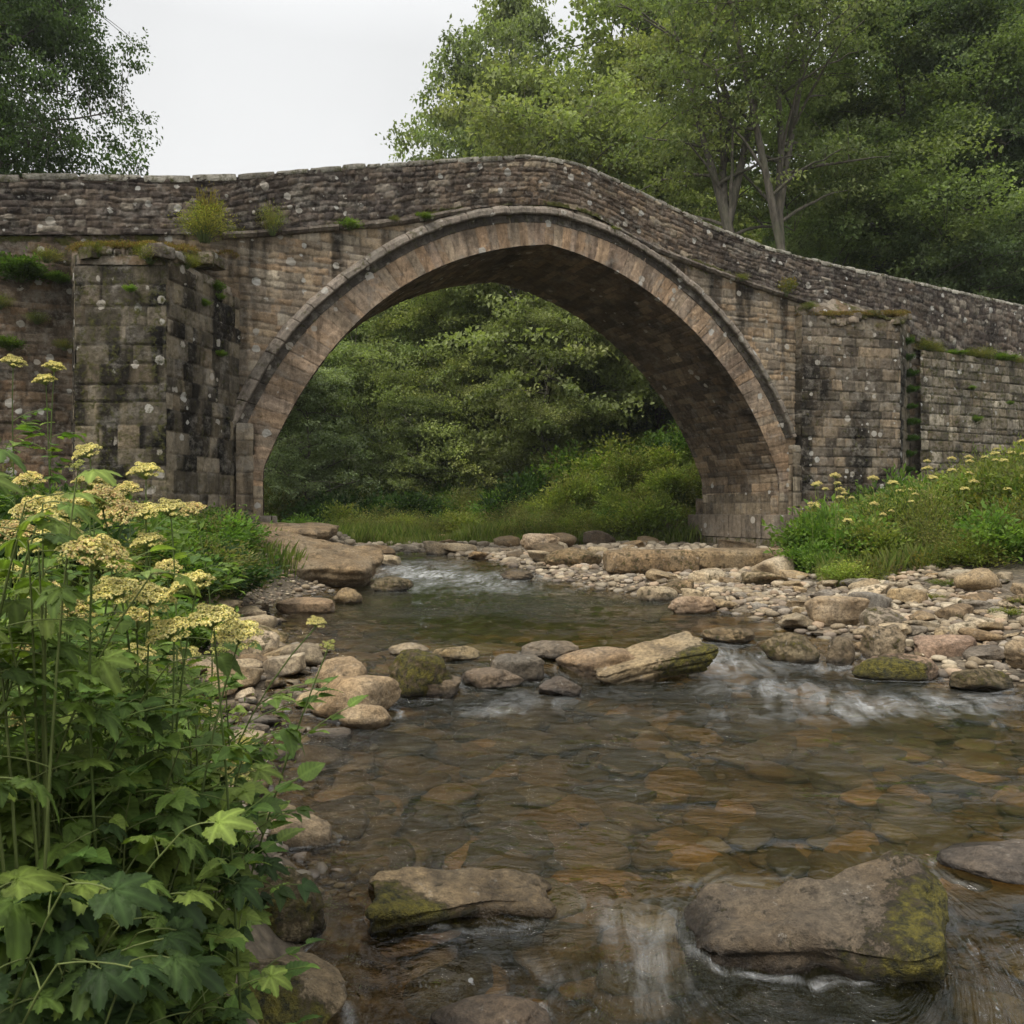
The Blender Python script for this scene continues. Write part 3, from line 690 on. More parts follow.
# lower wing wall on the right with its ledge
wing = empty('wing_wall'); wing.parent = bridge
sW = inv(912, 0)[0]; zl = 6.78
face_strip(plan(sW, .3), plan(24, .3), 0, zl, zl-.2, 101, (.17, .44), (.2, .72), [(.22, .19, .15), (.17, .15, .125), (.27, .24, .195), (.14, .12, .10), (.20, .165, .125), (.31, .28, .24)], 'wall_face', wing, lambda A, Z, l: ss(.15, .5, fbm2(A*1.1, Z*.9, 4, 6))*.7, lich=.55, jit=.45, moss=.22, depth=.045, mortar=(.06, .052, .04), joint=.016)
A, W_ = np.meshgrid(np.arange(sW, 24, .06), np.linspace(.33, -.02, 9), indexing='ij')
par(mk('ledge', BP(A, zl-.01-.2*(A-sW)/(24-sW)+.03*fbm2(A*3, W_*3, 3, 3)+.12*ss(.33, 0, W_), W_).reshape(-1, 3), gridfaces(*A.shape)[:, ::1], M_STONE, wing, {'col': np.tile([.13, .10, .06], (A.size, 1)), 'lich': np.full(A.size, .3), 'moss': np.full(A.size, .8)}))
# plinth under the right-hand foot of the arch, and the one under the left-hand foot
def plinth(sa, sb, z0, z1, seed):
    b = empty('plinth'); b.parent = bridge; rg = np.random.default_rng(seed)
    acc = Acc(); per = [(sa, sb, 'f'), (0, BW, 'l'), (0, BW, 'r')]
    hts = np.array([.0, .43, 1.])*(z1-z0)+z0
    for ci in range(2):
        H = hts[ci+1]-hts[ci]
        cur = sa
        while cur < sb-.05:
            L = min(rg.uniform(.4, .75), sb-cur)
            V, Fq = block(L-.012, .5, H-.01, rg, bev=.03, rough=.012)
            for wc in (.05, -BW-.05): acc.add(BP(cur+L/2+V[:, 0], hts[ci]+H/2+V[:, 2], wc+.02*ci*-1+V[:, 1]), Fq[:, ::-1], col=np.array([.19, .155, .115])*rg.uniform(.75, 1.25), lich=.35, moss=.35*(ci == 0))
            cur += L
        cur = -BW-.0
        while cur < -.3:
            L = min(rg.uniform(.4, .75), -.28-cur)
            V, Fq = block(.5, L-.012, H-.01, rg, bev=.03, rough=.012)
            for sc in (sa+.25, sb-.25): acc.add(BP(sc+V[:, 0], hts[ci]+H/2+V[:, 2], cur+L/2+V[:, 1]), Fq[:, ::-1], col=np.array([.19, .155, .115])*rg.uniform(.75, 1.25), lich=.3, moss=.3*(ci == 0))
            cur += L
    par(acc.build('course_blocks', M_STONE, b))
sr = float(SM+fI(-1.5)); slf = float(SM-fI(1.5))
plinth(sr-.42, sr+1.2, .15, 1.42, 3); plinth(slf-1.1, slf+.3, .1, 1.42, 4)
# jambs under the springing
for sj, sg in ((sr, -1), (slf, 1)):
    A, Z = np.meshgrid(np.arange(.07, -BW, -.045), np.arange(0.2, 2.12, .04), indexing='ij')
    o = stone_patch('jamb', BP(sj, Z, A), sg*np.array([ux, uy, 0]), A, Z, masonry(A, Z, (.3, .42), (.35, .6), 9), pal_pil, bridge, None, depth=.02); par(o)
    A, Z = np.meshgrid(np.arange(0, .9, .04), np.arange(0.2, 2.12, .04), indexing='ij')
    o = stone_patch('jamb', BP(sj-sg*A, Z, .045), NF, A, Z, masonry(A, Z, (.3, .42), (.35, .6), 9), pal_pil, bridge, None, depth=.02); par(o)

#@@STONES
# ---------------------------------------------------------------- stones
def ico(n):
    import bmesh
    bm = bmesh.new(); bmesh.ops.create_icosphere(bm, subdivisions=n, radius=1)
    V = np.array([v.co[:] for v in bm.verts]); T = np.array([[v.index for v in f.verts] for f in bm.faces]); bm.free(); return V, T
ICO = {k: ico(k) for k in (1, 2, 3, 4, 5)}
def rock_shape(seed, n=4, angular=.5, rough=.05, cuts=7):
    V, T = ICO[n]; rg = np.random.default_rng(seed); D = V.copy()
    r = np.ones(len(V))
    cuts = cuts+7
    for i in range(cuts):      # planar facets, slightly worn at the edges
        a = nrm(rg.normal(size=3)*np.array([1, 1, .8])); d = rg.uniform(.6, .93)
        dt = D@a; lim = d/np.maximum(dt, 1e-3)
        r = np.where(dt > 0, -np.log(np.exp(-30*r)+np.exp(-30*np.minimum(lim, 3)))/30, r) if angular > .2 else r
    r = 1+(r-1)*angular*1.4
    o = rg.uniform(0, 50, 3)
    r = r*(1+.16*fbm3(D[:, 0]*1.1+o[0], D[:, 1]*1.1+o[1], D[:, 2]*1.1+o[2], 2, seed % 97)+1.7*rough*fbm3(D[:, 0]*3.3+o[0], D[:, 1]*3.3, D[:, 2]*3.3, 5, 5)+.9*rough*(.5-np.abs(fbm3(D[:, 0]*2.2+o[1], D[:, 1]*2.2, D[:, 2]*2.2, 3, 6))*2))
    V = D*r[:, None]
    mn, mxx = V.min(0), V.max(0)
    return (V-(mn+mxx)/2)/((mxx-mn)/2), T    # exactly unit half-extents
def gpt(px, py, lev=None):
    """ground point under photo pixel, at local water level"""
    z = 0.0
    for _ in range(6):
        D = (CZ-z)*F/(py-512); X = (px-512)/F*D; z = float(wlevel(X, D)) if lev is None else lev
    return X, D, z
HERO = []   # (x, y, r) for the flow round the stones
def hero_rock(x0, x1, yt, yb, label, seed, dep=.75, lev=None, tilt=(0, 0), rz=0, moss=.3, mside=None, tint=(1, 1, 1), angular=.5, wet=1., n=5, sink=.35, cat='rock', group=None, rough=.06, shape=None, cuts=7):
    X, D, z = gpt((x0+x1)/2, yb, lev)
    W = (x1-x0)*D/F; dp = W*dep; Yc = D+dp*.42; W = (x1-x0)*Yc/F; X = ((x0+x1)/2-512)/F*Yc
    zt = CZ-(yt-512)/F*(Yc+dp*.12); H = max(zt-z, .05)
    V, T = rock_shape(seed, n, angular, rough, cuts)
    if shape: V = shape(V)
    tot = H+sink*max(H, .12)
    V = V*np.array([W/2, dp/2, tot/2])
    tx, ty = tilt; V[:, 2] += V[:, 0]*math.tan(R(ty))+V[:, 1]*math.tan(R(tx))
    V[:, 2] += zt-V[:, 2].max()-z
    nx = V/np.array([W/2, dp/2, tot/2])
    mo = np.full(len(V), moss)
    if mside is not None: mo = mo+1.0*ss(-.25, .75, nx[:, 0]*mside[0]+nx[:, 1]*mside[1]+.3*fbm3(V[:, 0]*5, V[:, 1]*5, V[:, 2]*5, 3, 3))
    o = mk('river_rock', V, T, M_ROCK, None, {'moss': mo, 'wet': np.full(len(V), wet)})
    o.location = (X, Yc, z); o.rotation_euler = (0, 0, R(rz)); o.color = tuple(tint)+(1,)
    tag(o, label, cat, group); HERO.append((X, Yc, W*.5, dp*.5)); return o
def wedge(V):   # slopes down to the left, high on the right
    V = V.copy(); V[:, 2] *= (.55+.45*ss(-1, .8, V[:, 0])); return V
def boxy(V):
    V = np.sign(V)*np.abs(V)**.42; V = V/np.abs(V).max(0)
    k = ss(-.2, 1, V[:, 2]); V[:, 0] *= 1-.10*(1-k)*(V[:, 0] > 0); return V
def slabby(V):
    V = V.copy(); V[:, 2] = np.sign(V[:, 2])*np.abs(V[:, 2])**.55; V[:, :2] = np.sign(V[:, :2])*np.abs(V[:, :2])**.8; return V
def peak(V):
    V = V.copy(); V = np.sign(V)*np.abs(V)**np.array([.8, .8, .75]); k = ss(-1.0, .62, V[:, 0]); V[:, 2] = np.where(V[:, 2] > 0, V[:, 2]*(.22+.78*k), V[:, 2]); return V
hero_rock(940, 1090, 842, 888, 'dark wet rock cut off by the right edge of the picture', 23, .6, moss=.05, tint=(.42, .38, .36), wet=1.2)
hero_rock(428, 552, 998, 1045, 'brown rock cut off by the bottom edge below the low brown rock', 34, .6, moss=.12, tint=(.6, .5, .42), lev=-.1)
hero_rock(190, 346, 955, 1060, 'rounded tan boulder at the bottom left beneath the leafy plants', 45, .8, moss=.15, mside=(-.2, -.9), tint=(.72, .64, .5), lev=-.1, angular=.9)
hero_rock(228, 326, 868, 952, 'dark mossy boulder at the left water edge above the tan one', 56, .9, moss=.6, tint=(.6, .55, .4), angular=.4, rough=.12)
hero_rock(258, 338, 815, 848, 'thin tan wedge of rock lying flat at the left water edge', 67, .7, moss=.1, tint=(1, .88, .7), shape=slabby, wet=1)
hero_rock(196, 268, 760, 800, 'yellowish stone half hidden by cream flowers at the left bank', 167, .8, moss=.2, tint=(1.1, .95, .62))
hero_rock(212, 300, 806, 836, 'pale flat rock among the flowers just above the thin wedge', 168, .8, moss=.2, tint=(1.1, 1, .75), shape=slabby)
hero_rock(556, 645, 647, 676, 'tawny rock just behind the long tilted slab', 89, .6, moss=.1, tint=(.95, .78, .6), angular=.7)
hero_rock(308, 399, 674, 720, 'biggest smooth tan boulder on the tip of the stone spit', 90, .7, moss=.05, tint=(1.15, .95, .70), angular=.8, cuts=5, rough=.03, wet=.7)
hero_rock(339, 391, 703, 728, 'small tan stone leaning in front of the biggest tan boulder', 91, .7, moss=.05, tint=(1.2, 1.0, .74), rough=.03, wet=.7)
hero_rock(314, 368, 656, 681, 'pale oval boulder behind the biggest tan boulder', 92, .7, moss=.1, tint=(1.15, 1, .8), wet=.5)
hero_rock(387, 453, 649, 684, 'round boulder with a cap of yellow moss in the cascade', 93, .8, moss=.75, tint=(.7, .6, .45))
hero_rock(384, 462, 673, 696, 'dark flat wet rock in front of the moss-capped boulder', 94, .6, moss=.35, tint=(.5, .42, .33), shape=slabby)
hero_rock(460, 524, 667, 690, 'dark rounded rock in the cascade left of the white water', 95, .7, moss=.2, tint=(.55, .46, .38))
hero_rock(388, 430, 642, 656, 'low pale rock behind the moss-capped boulder', 96, .7, moss=.1, tint=(1, .9, .72))
hero_rock(430, 480, 645, 662, 'flat tawny rock upstream of the dark rounded rock', 97, .7, moss=.3, tint=(.85, .74, .5))
hero_rock(520, 580, 640, 658, 'dark rock at the upper lip of the cascade', 98, .7, moss=.1, tint=(.55, .5, .44))
hero_rock(488, 545, 654, 668, 'low dark wet rock between the tawny rock and the white water', 99, .7, moss=.1, tint=(.45, .42, .38), shape=slabby)
hero_rock(538, 582, 676, 697, 'small black wet rock in the white water left of the tilted slab', 198, .8, moss=.05, tint=(.32, .29, .28), angular=.7)
hero_rock(700, 756, 626, 643, 'leftmost of the low mossy rocks lining the right lip of the cascade', 101, .6, moss=.4, tint=(.6, .52, .38))
hero_rock(760, 817, 632, 650, 'rounded mossy rock second along the right lip of the cascade', 102, .6, moss=.5, tint=(.6, .52, .36))
hero_rock(826, 856, 636, 651, 'small dark rock between two bigger ones on the right lip', 103, .6, moss=.3, tint=(.6, .52, .4))
hero_rock(862, 906, 624, 649, 'peaked grey-brown rock at the foot of the right gravel bank', 104, .7, moss=.35, tint=(.8, .7, .55), angular=.8)
hero_rock(852, 940, 653, 681, 'broad pinkish boulder with dark base below the right gravel bank', 105, .6, moss=.25, tint=(1.05, .85, .72), mside=(-.6, -.7))
hero_rock(948, 1012, 667, 691, 'low dark mossy rock standing off the right bank', 106, .6, moss=.5, tint=(.5, .45, .32))
hero_rock(914, 974, 634, 650, 'reddish flat stone at the right water edge', 107, .6, moss=.05, tint=(1.05, .82, .7), shape=slabby, wet=.5)
hero_rock(1004, 1050, 634, 664, 'tan stone at the right edge of the picture on the gravel bank', 108, .7, moss=.2, tint=(1, .85, .65), lev=.2, wet=.3)
hero_rock(372, 413, 576, 592, 'low green-brown rock at the right foot of the massive slab boulder', 111, .7, moss=.4, tint=(.5, .45, .32))
hero_rock(334, 362, 587, 603, 'small round tan stone in front of the massive slab boulder', 112, .8, moss=.2, tint=(1, .85, .6), lev=.16)
hero_rock(276, 336, 597, 613, 'low flat pinkish slab at the left edge of the upper pool', 113, .6, moss=.1, tint=(.95, .78, .62), shape=slabby, wet=.4)
hero_rock(226, 288, 624, 652, 'yellow-green rounded boulder at the left corner of the upper pool', 114, .8, moss=.45, tint=(1, .88, .58), wet=.6)
hero_rock(500, 534, 570, 580, 'dark rock in the far riffle under the arch', 115, .6, moss=.2, tint=(.4, .36, .3))
hero_rock(544, 604, 547, 566, 'brown angular rock at the right side of the far riffle', 116, .7, moss=.4, tint=(.75, .62, .42), lev=.35)
hero_rock(604, 700, 549, 570, 'long brown slab between the far riffle and the plinth', 117, .5, moss=.35, tint=(.8, .65, .46), shape=boxy, lev=.4, wet=.2)
hero_rock(690, 800, 548, 566, 'stepped flat slab directly below the plinth of the arch', 118, .5, moss=.25, tint=(.8, .68, .5), shape=boxy, lev=.45, wet=0)
hero_rock(520, 560, 533, 549, 'pale rounded boulder on the far bank under the arch', 119, .7, moss=.1, tint=(1.25, 1.1, .95), lev=.5, wet=0)
hero_rock(806, 870, 596, 622, 'flat pale slab near the middle of the right gravel bank', 120, .6, moss=.1, tint=(1.2, 1.05, .85), shape=slabby, lev=.25, wet=0)
hero_rock(668, 716, 595, 612, 'pinkish stone at the water edge of the right gravel bank', 121, .6, moss=.05, tint=(1.05, .88, .75), lev=.17, wet=.4)
hero_rock(770, 808, 532, 556, 'dark block of stone at the right foot of the plinth', 122, .7, moss=.4, tint=(.6, .52, .4), lev=.5, wet=0)

def slab_rock(px, D, z, dims, rot, label, seed, tint, moss, mside=None, wet=.8, rough=.05):
    rg = np.random.default_rng(seed); L, W, H = dims
    V, Q = block(L, W, H, rg, n=(46, 34, 16), bev=min(dims)*.22, rough=0)
    # taper, broken edges, bedding layers
    a, b, c = V[:, 0]/L, V[:, 1]/W, V[:, 2]/H; o = rg.uniform(0, 50, 3)
    V[:, 1] *= 1-.22*np.clip(a*2, -1, 1)*np.sign(rg.random()-.5); V[:, 0] *= 1+.14*fbm2(b*3+o[0], c*2, 2, seed)
    V[:, 0] += .10*L*np.clip(c, -.5, .5)*np.sign(a); V[:, 1] += -.16*W*np.minimum(c, 0)*-1*np.sign(b)
    big = np.stack([fbm3(V[:, 0]*1.6+o[k], V[:, 1]*1.6, V[:, 2]*2.4, 3, seed+k) for k in range(3)], -1); V = V+big*rough*2.2*np.array([1, 1, .8])
    lay_ = np.abs(((V[:, 2]+.02*fbm2(V[:, 0]*2, V[:, 1]*2, 2, 5))/H*3.3) % 1-.5); side = ss(.38, .49, np.maximum(np.abs(a), np.abs(b)))
    V = V-np.stack([a, b, 0*a], -1)*(side*ss(.38, .5, lay_)*.06)[:, None]
    fine = fbm3(V[:, 0]*9, V[:, 1]*9, V[:, 2]*12, 4, seed+9); V = V+nrm(V)*fine[:, None]*rough*.55
    mo = np.full(len(V), moss)
    if mside: mo = mo+.9*ss(.1, .48, a*mside[0]+b*mside[1]+.2*big[:, 0])
    X = (px-512)/F*D; o_ = mk('river_rock', V, Q, M_ROCK, None, {'moss': mo, 'wet': np.full(len(V), wet)})
    o_.location = (X, D, z); o_.rotation_euler = tuple(R(q) for q in rot); o_.color = tuple(tint)+(1,); tag(o_, label, 'rock'); HERO.append((X, D, L*.5, W*.5))
slab_rock(806, 2.92, -.085, (.86, .46, .36), (10, -10, -8), 'large moss-topped boulder at the lower right with water sliding past its left end', 31, (.40, .35, .29), .14, (.85, -.35), 1.3, .085)
slab_rock(468, 3.10, -.082, (.68, .26, .17), (9, 3, 6), 'long low brown rock at the lower centre left of the white chute', 22, (.72, .62, .46), .16, (-.8, -.6), 1.1, .05)
slab_rock(652, 7.25, .135, (.98, .46, .24), (10, -11, 13), 'long tilted slab with mossy flank in the middle of the cascade', 5, (.98, .88, .68), .05, (.55, -.75))
slab_rock(313, 14.9, .52, (2.3, 1.75, .50), (14, 7, -3), 'massive tilted slab boulder below the left foot of the arch', 6, (.74, .62, .46), .22, None, .5, .07)
slab_rock(270, 17.0, 1.02, (2.3, 1.5, .42), (5, 3, 4), 'flat slab lying behind the massive tilted slab boulder', 7, (.82, .70, .54), .25, None, 0, .06)
# pool of stone shapes shared by the smaller stones
SH = []
for i in range(14):
    V, T = rock_shape(500+i, 4 if i < 9 else 3, .85 if i % 3 else 1.1, .045)
    if i % 2: V = slabby(V)
    V = V*np.array([1, .75, (.42, .55, .34)[i % 3]]); r_ = mesh_data('river_stone', V, T, M_ROCK, {'moss': np.full(len(V), (.05, .15, .3, .05, .45)[i % 5]), 'wet': np.ones(len(V))}); SH.append(r_)
rng = np.random.default_rng(99)
placed = [(x, y, (a*b)**.5) for x, y, a, b in HERO]
TINTS = {'pale': [(1.3, 1.22, 1.05), (1.45, 1.36, 1.2), (1.15, 1.08, .92)], 'tan': [(1.15, 1.0, .74), (1.05, .93, .72), (1.2, 1.05, .8)], 'brown': [(.75, .62, .46), (.85, .7, .5)], 'grey': [(.8, .78, .76), (.65, .62, .6)], 'dark': [(.5, .43, .34), (.42, .36, .3)]}
def stones(n, pxr, pyr, wr, group, label, mix, seed, sinkf=.3, cond=None, gap=.72):
    rg = np.random.default_rng(seed); cnt = 0; tries = 0
    while cnt < n and tries < n*60:
        tries += 1
        px = rg.uniform(*pxr); py = rg.uniform(*pyr)
        z = .3
        for _ in range(8):
            D = (CZ-z)*F/(py-512); X = (px-512)/F*D; z = .6*gz(X, D)+.4*z
        if cond and not cond(px, py, X, D): continue
        wpx = wr[0]+(wr[1]-wr[0])*rg.random()**2.2; r = wpx*D/F/2
        if any((X-a)**2+(D-b)**2 < ((r+c)*gap)**2 for a, b, c in placed): continue
        kind = mix[rg.integers(len(mix))]; tn = TINTS[kind]; t_ = tn[rg.integers(len(tn))]
        g_ = gz(X, D); lv = float(wlevel(X, D))
        hz = r*rg.uniform(.75, 1.15); 
        o = link('river_stone', SH[rg.integers(len(SH))], None, (X, D, g_+hz*.5*rg.uniform(.35, .8)), (R(rg.uniform(-14, 14)), R(rg.uniform(-14, 14)), rg.uniform(-.7, .7)+(math.pi if rg.random() < .5 else 0)), (r, r*rg.uniform(.85, 1.25), hz))
        o.color = tuple(np.array(t_)*rg.uniform(.8, 1.2))+(1,); placed.append((X, D, r)); cnt += 1
        tag(o, label.replace('{}', kind), 'stone', group.replace('{}', kind))
    return cnt
def spit(px, py, X, D): return float(np.interp(D, LB[:, 0], LB[:, 1]))+.25 > X
print('apex', float(fI(0.001)), float(fI(-.001)), float(fI(1.5)), float(fI(-1.5)))
print('stones', stones(92, (165, 350), (606, 760), (14, 60), '{} stones heaped on the left stone spit', '{} rounded stone in the heap between the cream flowers and the cascade', ['tan', 'pale', 'pale', 'brown', 'grey'], 1, cond=spit, gap=.56),
 stones(20, (330, 640), (640, 700), (12, 34), '{} stones in the cascade', '{} small stone wetted by the middle cascade', ['dark', 'dark', 'brown'], 2, cond=lambda px, py, X, D: abs(py-(655+.06*(520-px))) < 26),
 stones(112, (640, 1050), (570, 665), (14, 54), '{} stones of the right gravel bank', '{} stone lying loose on the right gravel bank', ['pale', 'pale', 'tan', 'grey', 'brown'], 3, cond=lambda px, py, X, D: X > float(np.interp(D, RB[:, 0], RB[:, 1]))-.15),
 stones(50, (340, 760), (537, 572), (10, 40), '{} rocks of the far bank', '{} rock on the stony far bank seen through the arch', ['brown', 'brown', 'tan', 'pale', 'dark'], 4, cond=lambda px, py, X, D: not (px > 670 and py < 552) and (X > float(np.interp(D, RB[:, 0], RB[:, 1]))-.3 or X < float(np.interp(D, LB[:, 0], LB[:, 1]))+.2)),
 stones(15, (240, 330), (590, 640), (8, 26), '{} stones beside the upper pool', '{} small stone at the left margin of the upper pool', ['tan', 'brown', 'grey'], 5))

# gravel: thousands of small stones as one mass; and the cobbles on the river bed as another
def pebbles(name, n, region, sizes, cols, seed, lift=.25, sub=2, cond=None, flat=.55, under=False):
    rg = np.random.default_rng(seed); V0, T0 = ICO[sub]
    shp = [rock_shape(900+i, sub, .8, .08)[0] for i in range(8)]
    P = []; 
    while len(P) < n:
        m = n*2; X = rg.uniform(region[0], region[1], m); Y = region[2]+(region[3]-region[2])*rg.random(m)**1.3
        ok = cond(X, Y); P += list(zip(X[ok], Y[ok]))
    P = np.array(P[:n]); Z = terrain(P[:, 0], P[:, 1])
    r = sizes[0]+(sizes[1]-sizes[0])*rg.random(n)**2.5
    r = r*(.7+.05*P[:, 1]); zs = np.full(n, 1e9)
    if under:
        dp_ = wlevel(P[:, 0], P[:, 1])-Z; ok = dp_ > .07; P, Z, r, dp_ = P[ok], Z[ok], r[ok], dp_[ok]; n = len(P); zs = dp_*.62
    acc = Acc(); cols = np.array(cols)
    k = rg.integers(len(shp), size=n)
    for j in range(len(shp)):
        ii = np.where(k == j)[0]
        if not len(ii): continue
        a = rg.uniform(0, 6.28, len(ii)); S = shp[j][None]*np.stack([r[ii], r[ii]*rg.uniform(.6, .9, len(ii)), np.minimum(r[ii]*rg.uniform(flat*.7, flat*1.2, len(ii)), zs[ii])], -1)[:, None]
        ca, sa = np.cos(a)[:, None], np.sin(a)[:, None]
        X = S[..., 0]*ca-S[..., 1]*sa; Y = S[..., 0]*sa+S[..., 1]*ca
        V = np.stack([X+P[ii, 0][:, None], Y+P[ii, 1][:, None], S[..., 2]+Z[ii][:, None]+np.minimum(lift*r[ii], zs[ii]*.2)[:, None]], -1)
        T = (T0[None]+(np.arange(len(ii))*len(V0))[:, None, None]).reshape(-1, 3)
        c = cols[rg.integers(len(cols), size=len(ii))]*rg.uniform(.65, 1.3, (len(ii), 1))
        acc.add(V.reshape(-1, 3), None, T, col=np.repeat(c, len(V0), 0))
    return tag(acc.build(name, M_PEB), kind='stuff')
li = lambda Y: np.interp(Y, LB[:, 0], LB[:, 1]); ri = lambda Y: np.interp(Y, RB[:, 0], RB[:, 1])
cg = [(.30, .24, .16), (.36, .30, .21), (.23, .18, .115), (.26, .22, .17), (.18, .14, .10), (.32, .235, .155)]
tag(pebbles('gravel', 6500, (-.5, 11, 5, 26), (.02, .085), cg, 1, cond=lambda X, Y: (X > ri(Y)-.4) & (X < ri(Y)+6.) & (X < 5.9+(Y-12)*.28+1.0)), 'pale gravel of small rounded stones covering the right bank', 'gravel')
tag(pebbles('gravel', 2600, (-5, -.4, 3.2, 14), (.014, .06), cg, 2, cond=lambda X, Y: (X < li(Y)+.5) & (X > li(Y)-2.2)), 'brown gravel between the stones of the left bank', 'gravel')
tag(pebbles('gravel', 3000, (-12, 8, 18, 30), (.04, .11), [(.24, .2, .14), (.30, .25, .18), (.2, .16, .11)], 3, cond=lambda X, Y: (X > ri(Y)-.2) | (X < li(Y)+.2)), 'stony rubble on the far bank under the arch', 'gravel')
cb_ = [(.27, .175, .08), (.19, .13, .07), (.36, .215, .085), (.10, .075, .045), (.14, .105, .065), (.29, .22, .13), (.44, .25, .085), (.19, .135, .075), (.09, .072, .05), (.30, .185, .08)]
tag(pebbles('riverbed_stones', 3200, (-2, 7, 1.2, 12), (.035, .30), cb_, 5, .16, 3, cond=lambda X, Y: (X > li(Y)-.1) & (X < ri(Y)+.1), flat=.3, under=True), 'orange-brown flat cobbles lying under the shallow water', 'cobbles')

# ---------------------------------------------------------------- water
ys = nonuni([(-4, 1.2, .4), (1.2, 4.6, .02), (4.6, 10, .035), (10, 24, .09), (24, 40, .6), (40, 60, 3)])
xs = nonuni([(-60, -10, 4), (-10, -4, .4), (-4, -2, .06), (-2, 3, .022), (3, 5, .04), (5, 9, .2)])
Y, X = np.meshgrid(ys, xs, indexing='ij')
L = wlevel(X, Y)
# stream function of a flow that parts round the stones
ud = nrm(np.array([-.22, -1.0])); un = np.array([-ud[1], ud[0]])
psi = X*un[0]+Y*un[1]; phi = X*ud[0]+Y*ud[1]
slow = np.zeros_like(X)
for hx, hy, a, b in HERO[:26]+HERO[-5:-2]:
    if hy > 12 or hy < 2.66: continue
    dx, dy = X-hx, Y-hy; r2 = (dx**2+dy**2)/(a*.9)**2+.12; qn = dx*un[0]+dy*un[1]; qd = dx*ud[0]+dy*ud[1]
    psi -= qn/r2*np.exp(-np.maximum(r2-1, 0)*.25); phi += qd/r2*.6*np.exp(-np.maximum(r2-1, 0)*.25)
psi = psi+.045*fbm2(X*2.4, Y*2.4, 3, 91); phi = phi+.06*fbm2(X*2, Y*2, 3, 92)
xc, yc = gpt(632, 925)[:2]; wc_ = np.exp(-((X-xc)/.75)**2-((Y-yc-.05)/.55)**2)
g_ = 1-.62*np.exp(-((Y-2.66)/.33)**2); wx_ = np.exp(-((X-xc)/.55)**4)
psi = psi+un[0]*(X-xc)*(1/g_-1)*wx_*.7; phi = phi+.5*np.abs(X-xc)*wx_*(1-g_)
def blob(px, py, wx, wy, lev=None):
    x, y, _ = gpt(px, py, lev); sx_ = wx*y/F; sy_ = wy*y*y/(F*CZ)
    return np.exp(-((X-x)/sx_)**2-((Y-y)/sy_)**2)
foam = np.zeros_like(X)
for b in [(583, 903, 26, 12, 1.1), (612, 925, 34, 18, .7), (672, 915, 44, 20, 1.0), (640, 948, 30, 20, .7), (720, 884, 60, 8, .6), (560, 975, 110, 26, .45), (430, 985, 80, 26, .35), (620, 1000, 120, 26, .5), (700, 870, 110, 10, .35), (830, 880, 100, 14, .25), (930, 880, 60, 26, .7), (960, 960, 90, 40, .5), (900, 1010, 120, 20, .35), (860, 850, 70, 12, .4),
          (570, 694, 60, 9, .85), (520, 704, 60, 10, .8), (470, 712, 40, 8, .5), (610, 655, 40, 6, .35), (720, 672, 45, 8, .7), (770, 688, 70, 9, 1.1), (850, 705, 85, 12, .95), (790, 715, 90, 10, .6), (930, 700, 60, 12, .65), (970, 720, 60, 10, .4), (690, 645, 50, 5, .5), (745, 650, 80, 7, .55), (840, 668, 40, 6, .55), (1000, 700, 50, 8, .5), (640, 715, 60, 8, .35),
          (420, 570, 55, 5, .9), (450, 580, 70, 5, .8), (510, 590, 80, 5, .45), (430, 562, 40, 3, .6), (540, 573, 50, 4, .6), (400, 590, 30, 4, .4)]:
    foam = foam+(.21 if b[1] > 840 else .36 if b[1] > 600 else .6)*b[4]*blob(*b[:4])*(.55+.9*np.clip(fbm2(psi*2.2, phi*1.1, 3, 55)+.5, 0, 1))
foam = np.clip(foam, 0, 1.25)
for hx, hy, a, b in HERO[:26]+HERO[-5:-2]:      # a thin collar of froth round each stone
    if hy > 12: continue
    rr_ = np.sqrt(((X-hx)/a)**2+((Y-hy)/b)**2); foam = np.maximum(foam, .42*np.exp(-((rr_-1.03)/.10)**2)*ss(-.4, .6, vn2(X*4, Y*4, 3)+.3))
turb = np.clip(.05+foam*1.0+.5*(1-ss(2.6, 3.1, Y)), 0, 1.3)
Zw = L+.014*fbm2(X*2.3, Y*3.6, 3, 6)*(1+1.8*turb)+turb*.045*fbm2(psi*5, phi*1.8, 3, 8)+.008*vn2(psi*11, phi*2.8, 9)+.010*vn2(X*4.5+Y*1.5, Y*8, 19)*(1-ss(5, 9, Y)*.6)
T_ = terrain(X, Y)
dpt = np.clip((L-T_-.04)/.36, 0, 1); 
dr_ = dpt*(.35+.65*ss(9, 12.5, Y)*(1-ss(14.5, 18, Y)))
chop = np.clip(.22+.85*ss(.6, -1.2, X-.12*Y)*ss(9, 5, Y)+1.1*fbm2(X*.55, Y*.9, 3, 71)+.35*(1-ss(2.6, 3.2, Y)), .10, 1.1)
wet = (Zw-T_) > -.05
kq = wet[:-1, :-1] | wet[1:, :-1] | wet[:-1, 1:] | wet[1:, 1:]
wo = mk('river_water', np.stack([X, Y, Zw], -1).reshape(-1, 3), gridfaces(len(ys), len(xs), kq)[:, ::-1], M_WATER, None,
        {'flow': np.stack([psi, phi, 0*psi], -1).reshape(-1, 3), 'foam': foam.ravel(), 'turb': turb.ravel(), 'chop': chop.ravel(), 'deep': dr_.ravel()})
tag(wo, kind='structure')
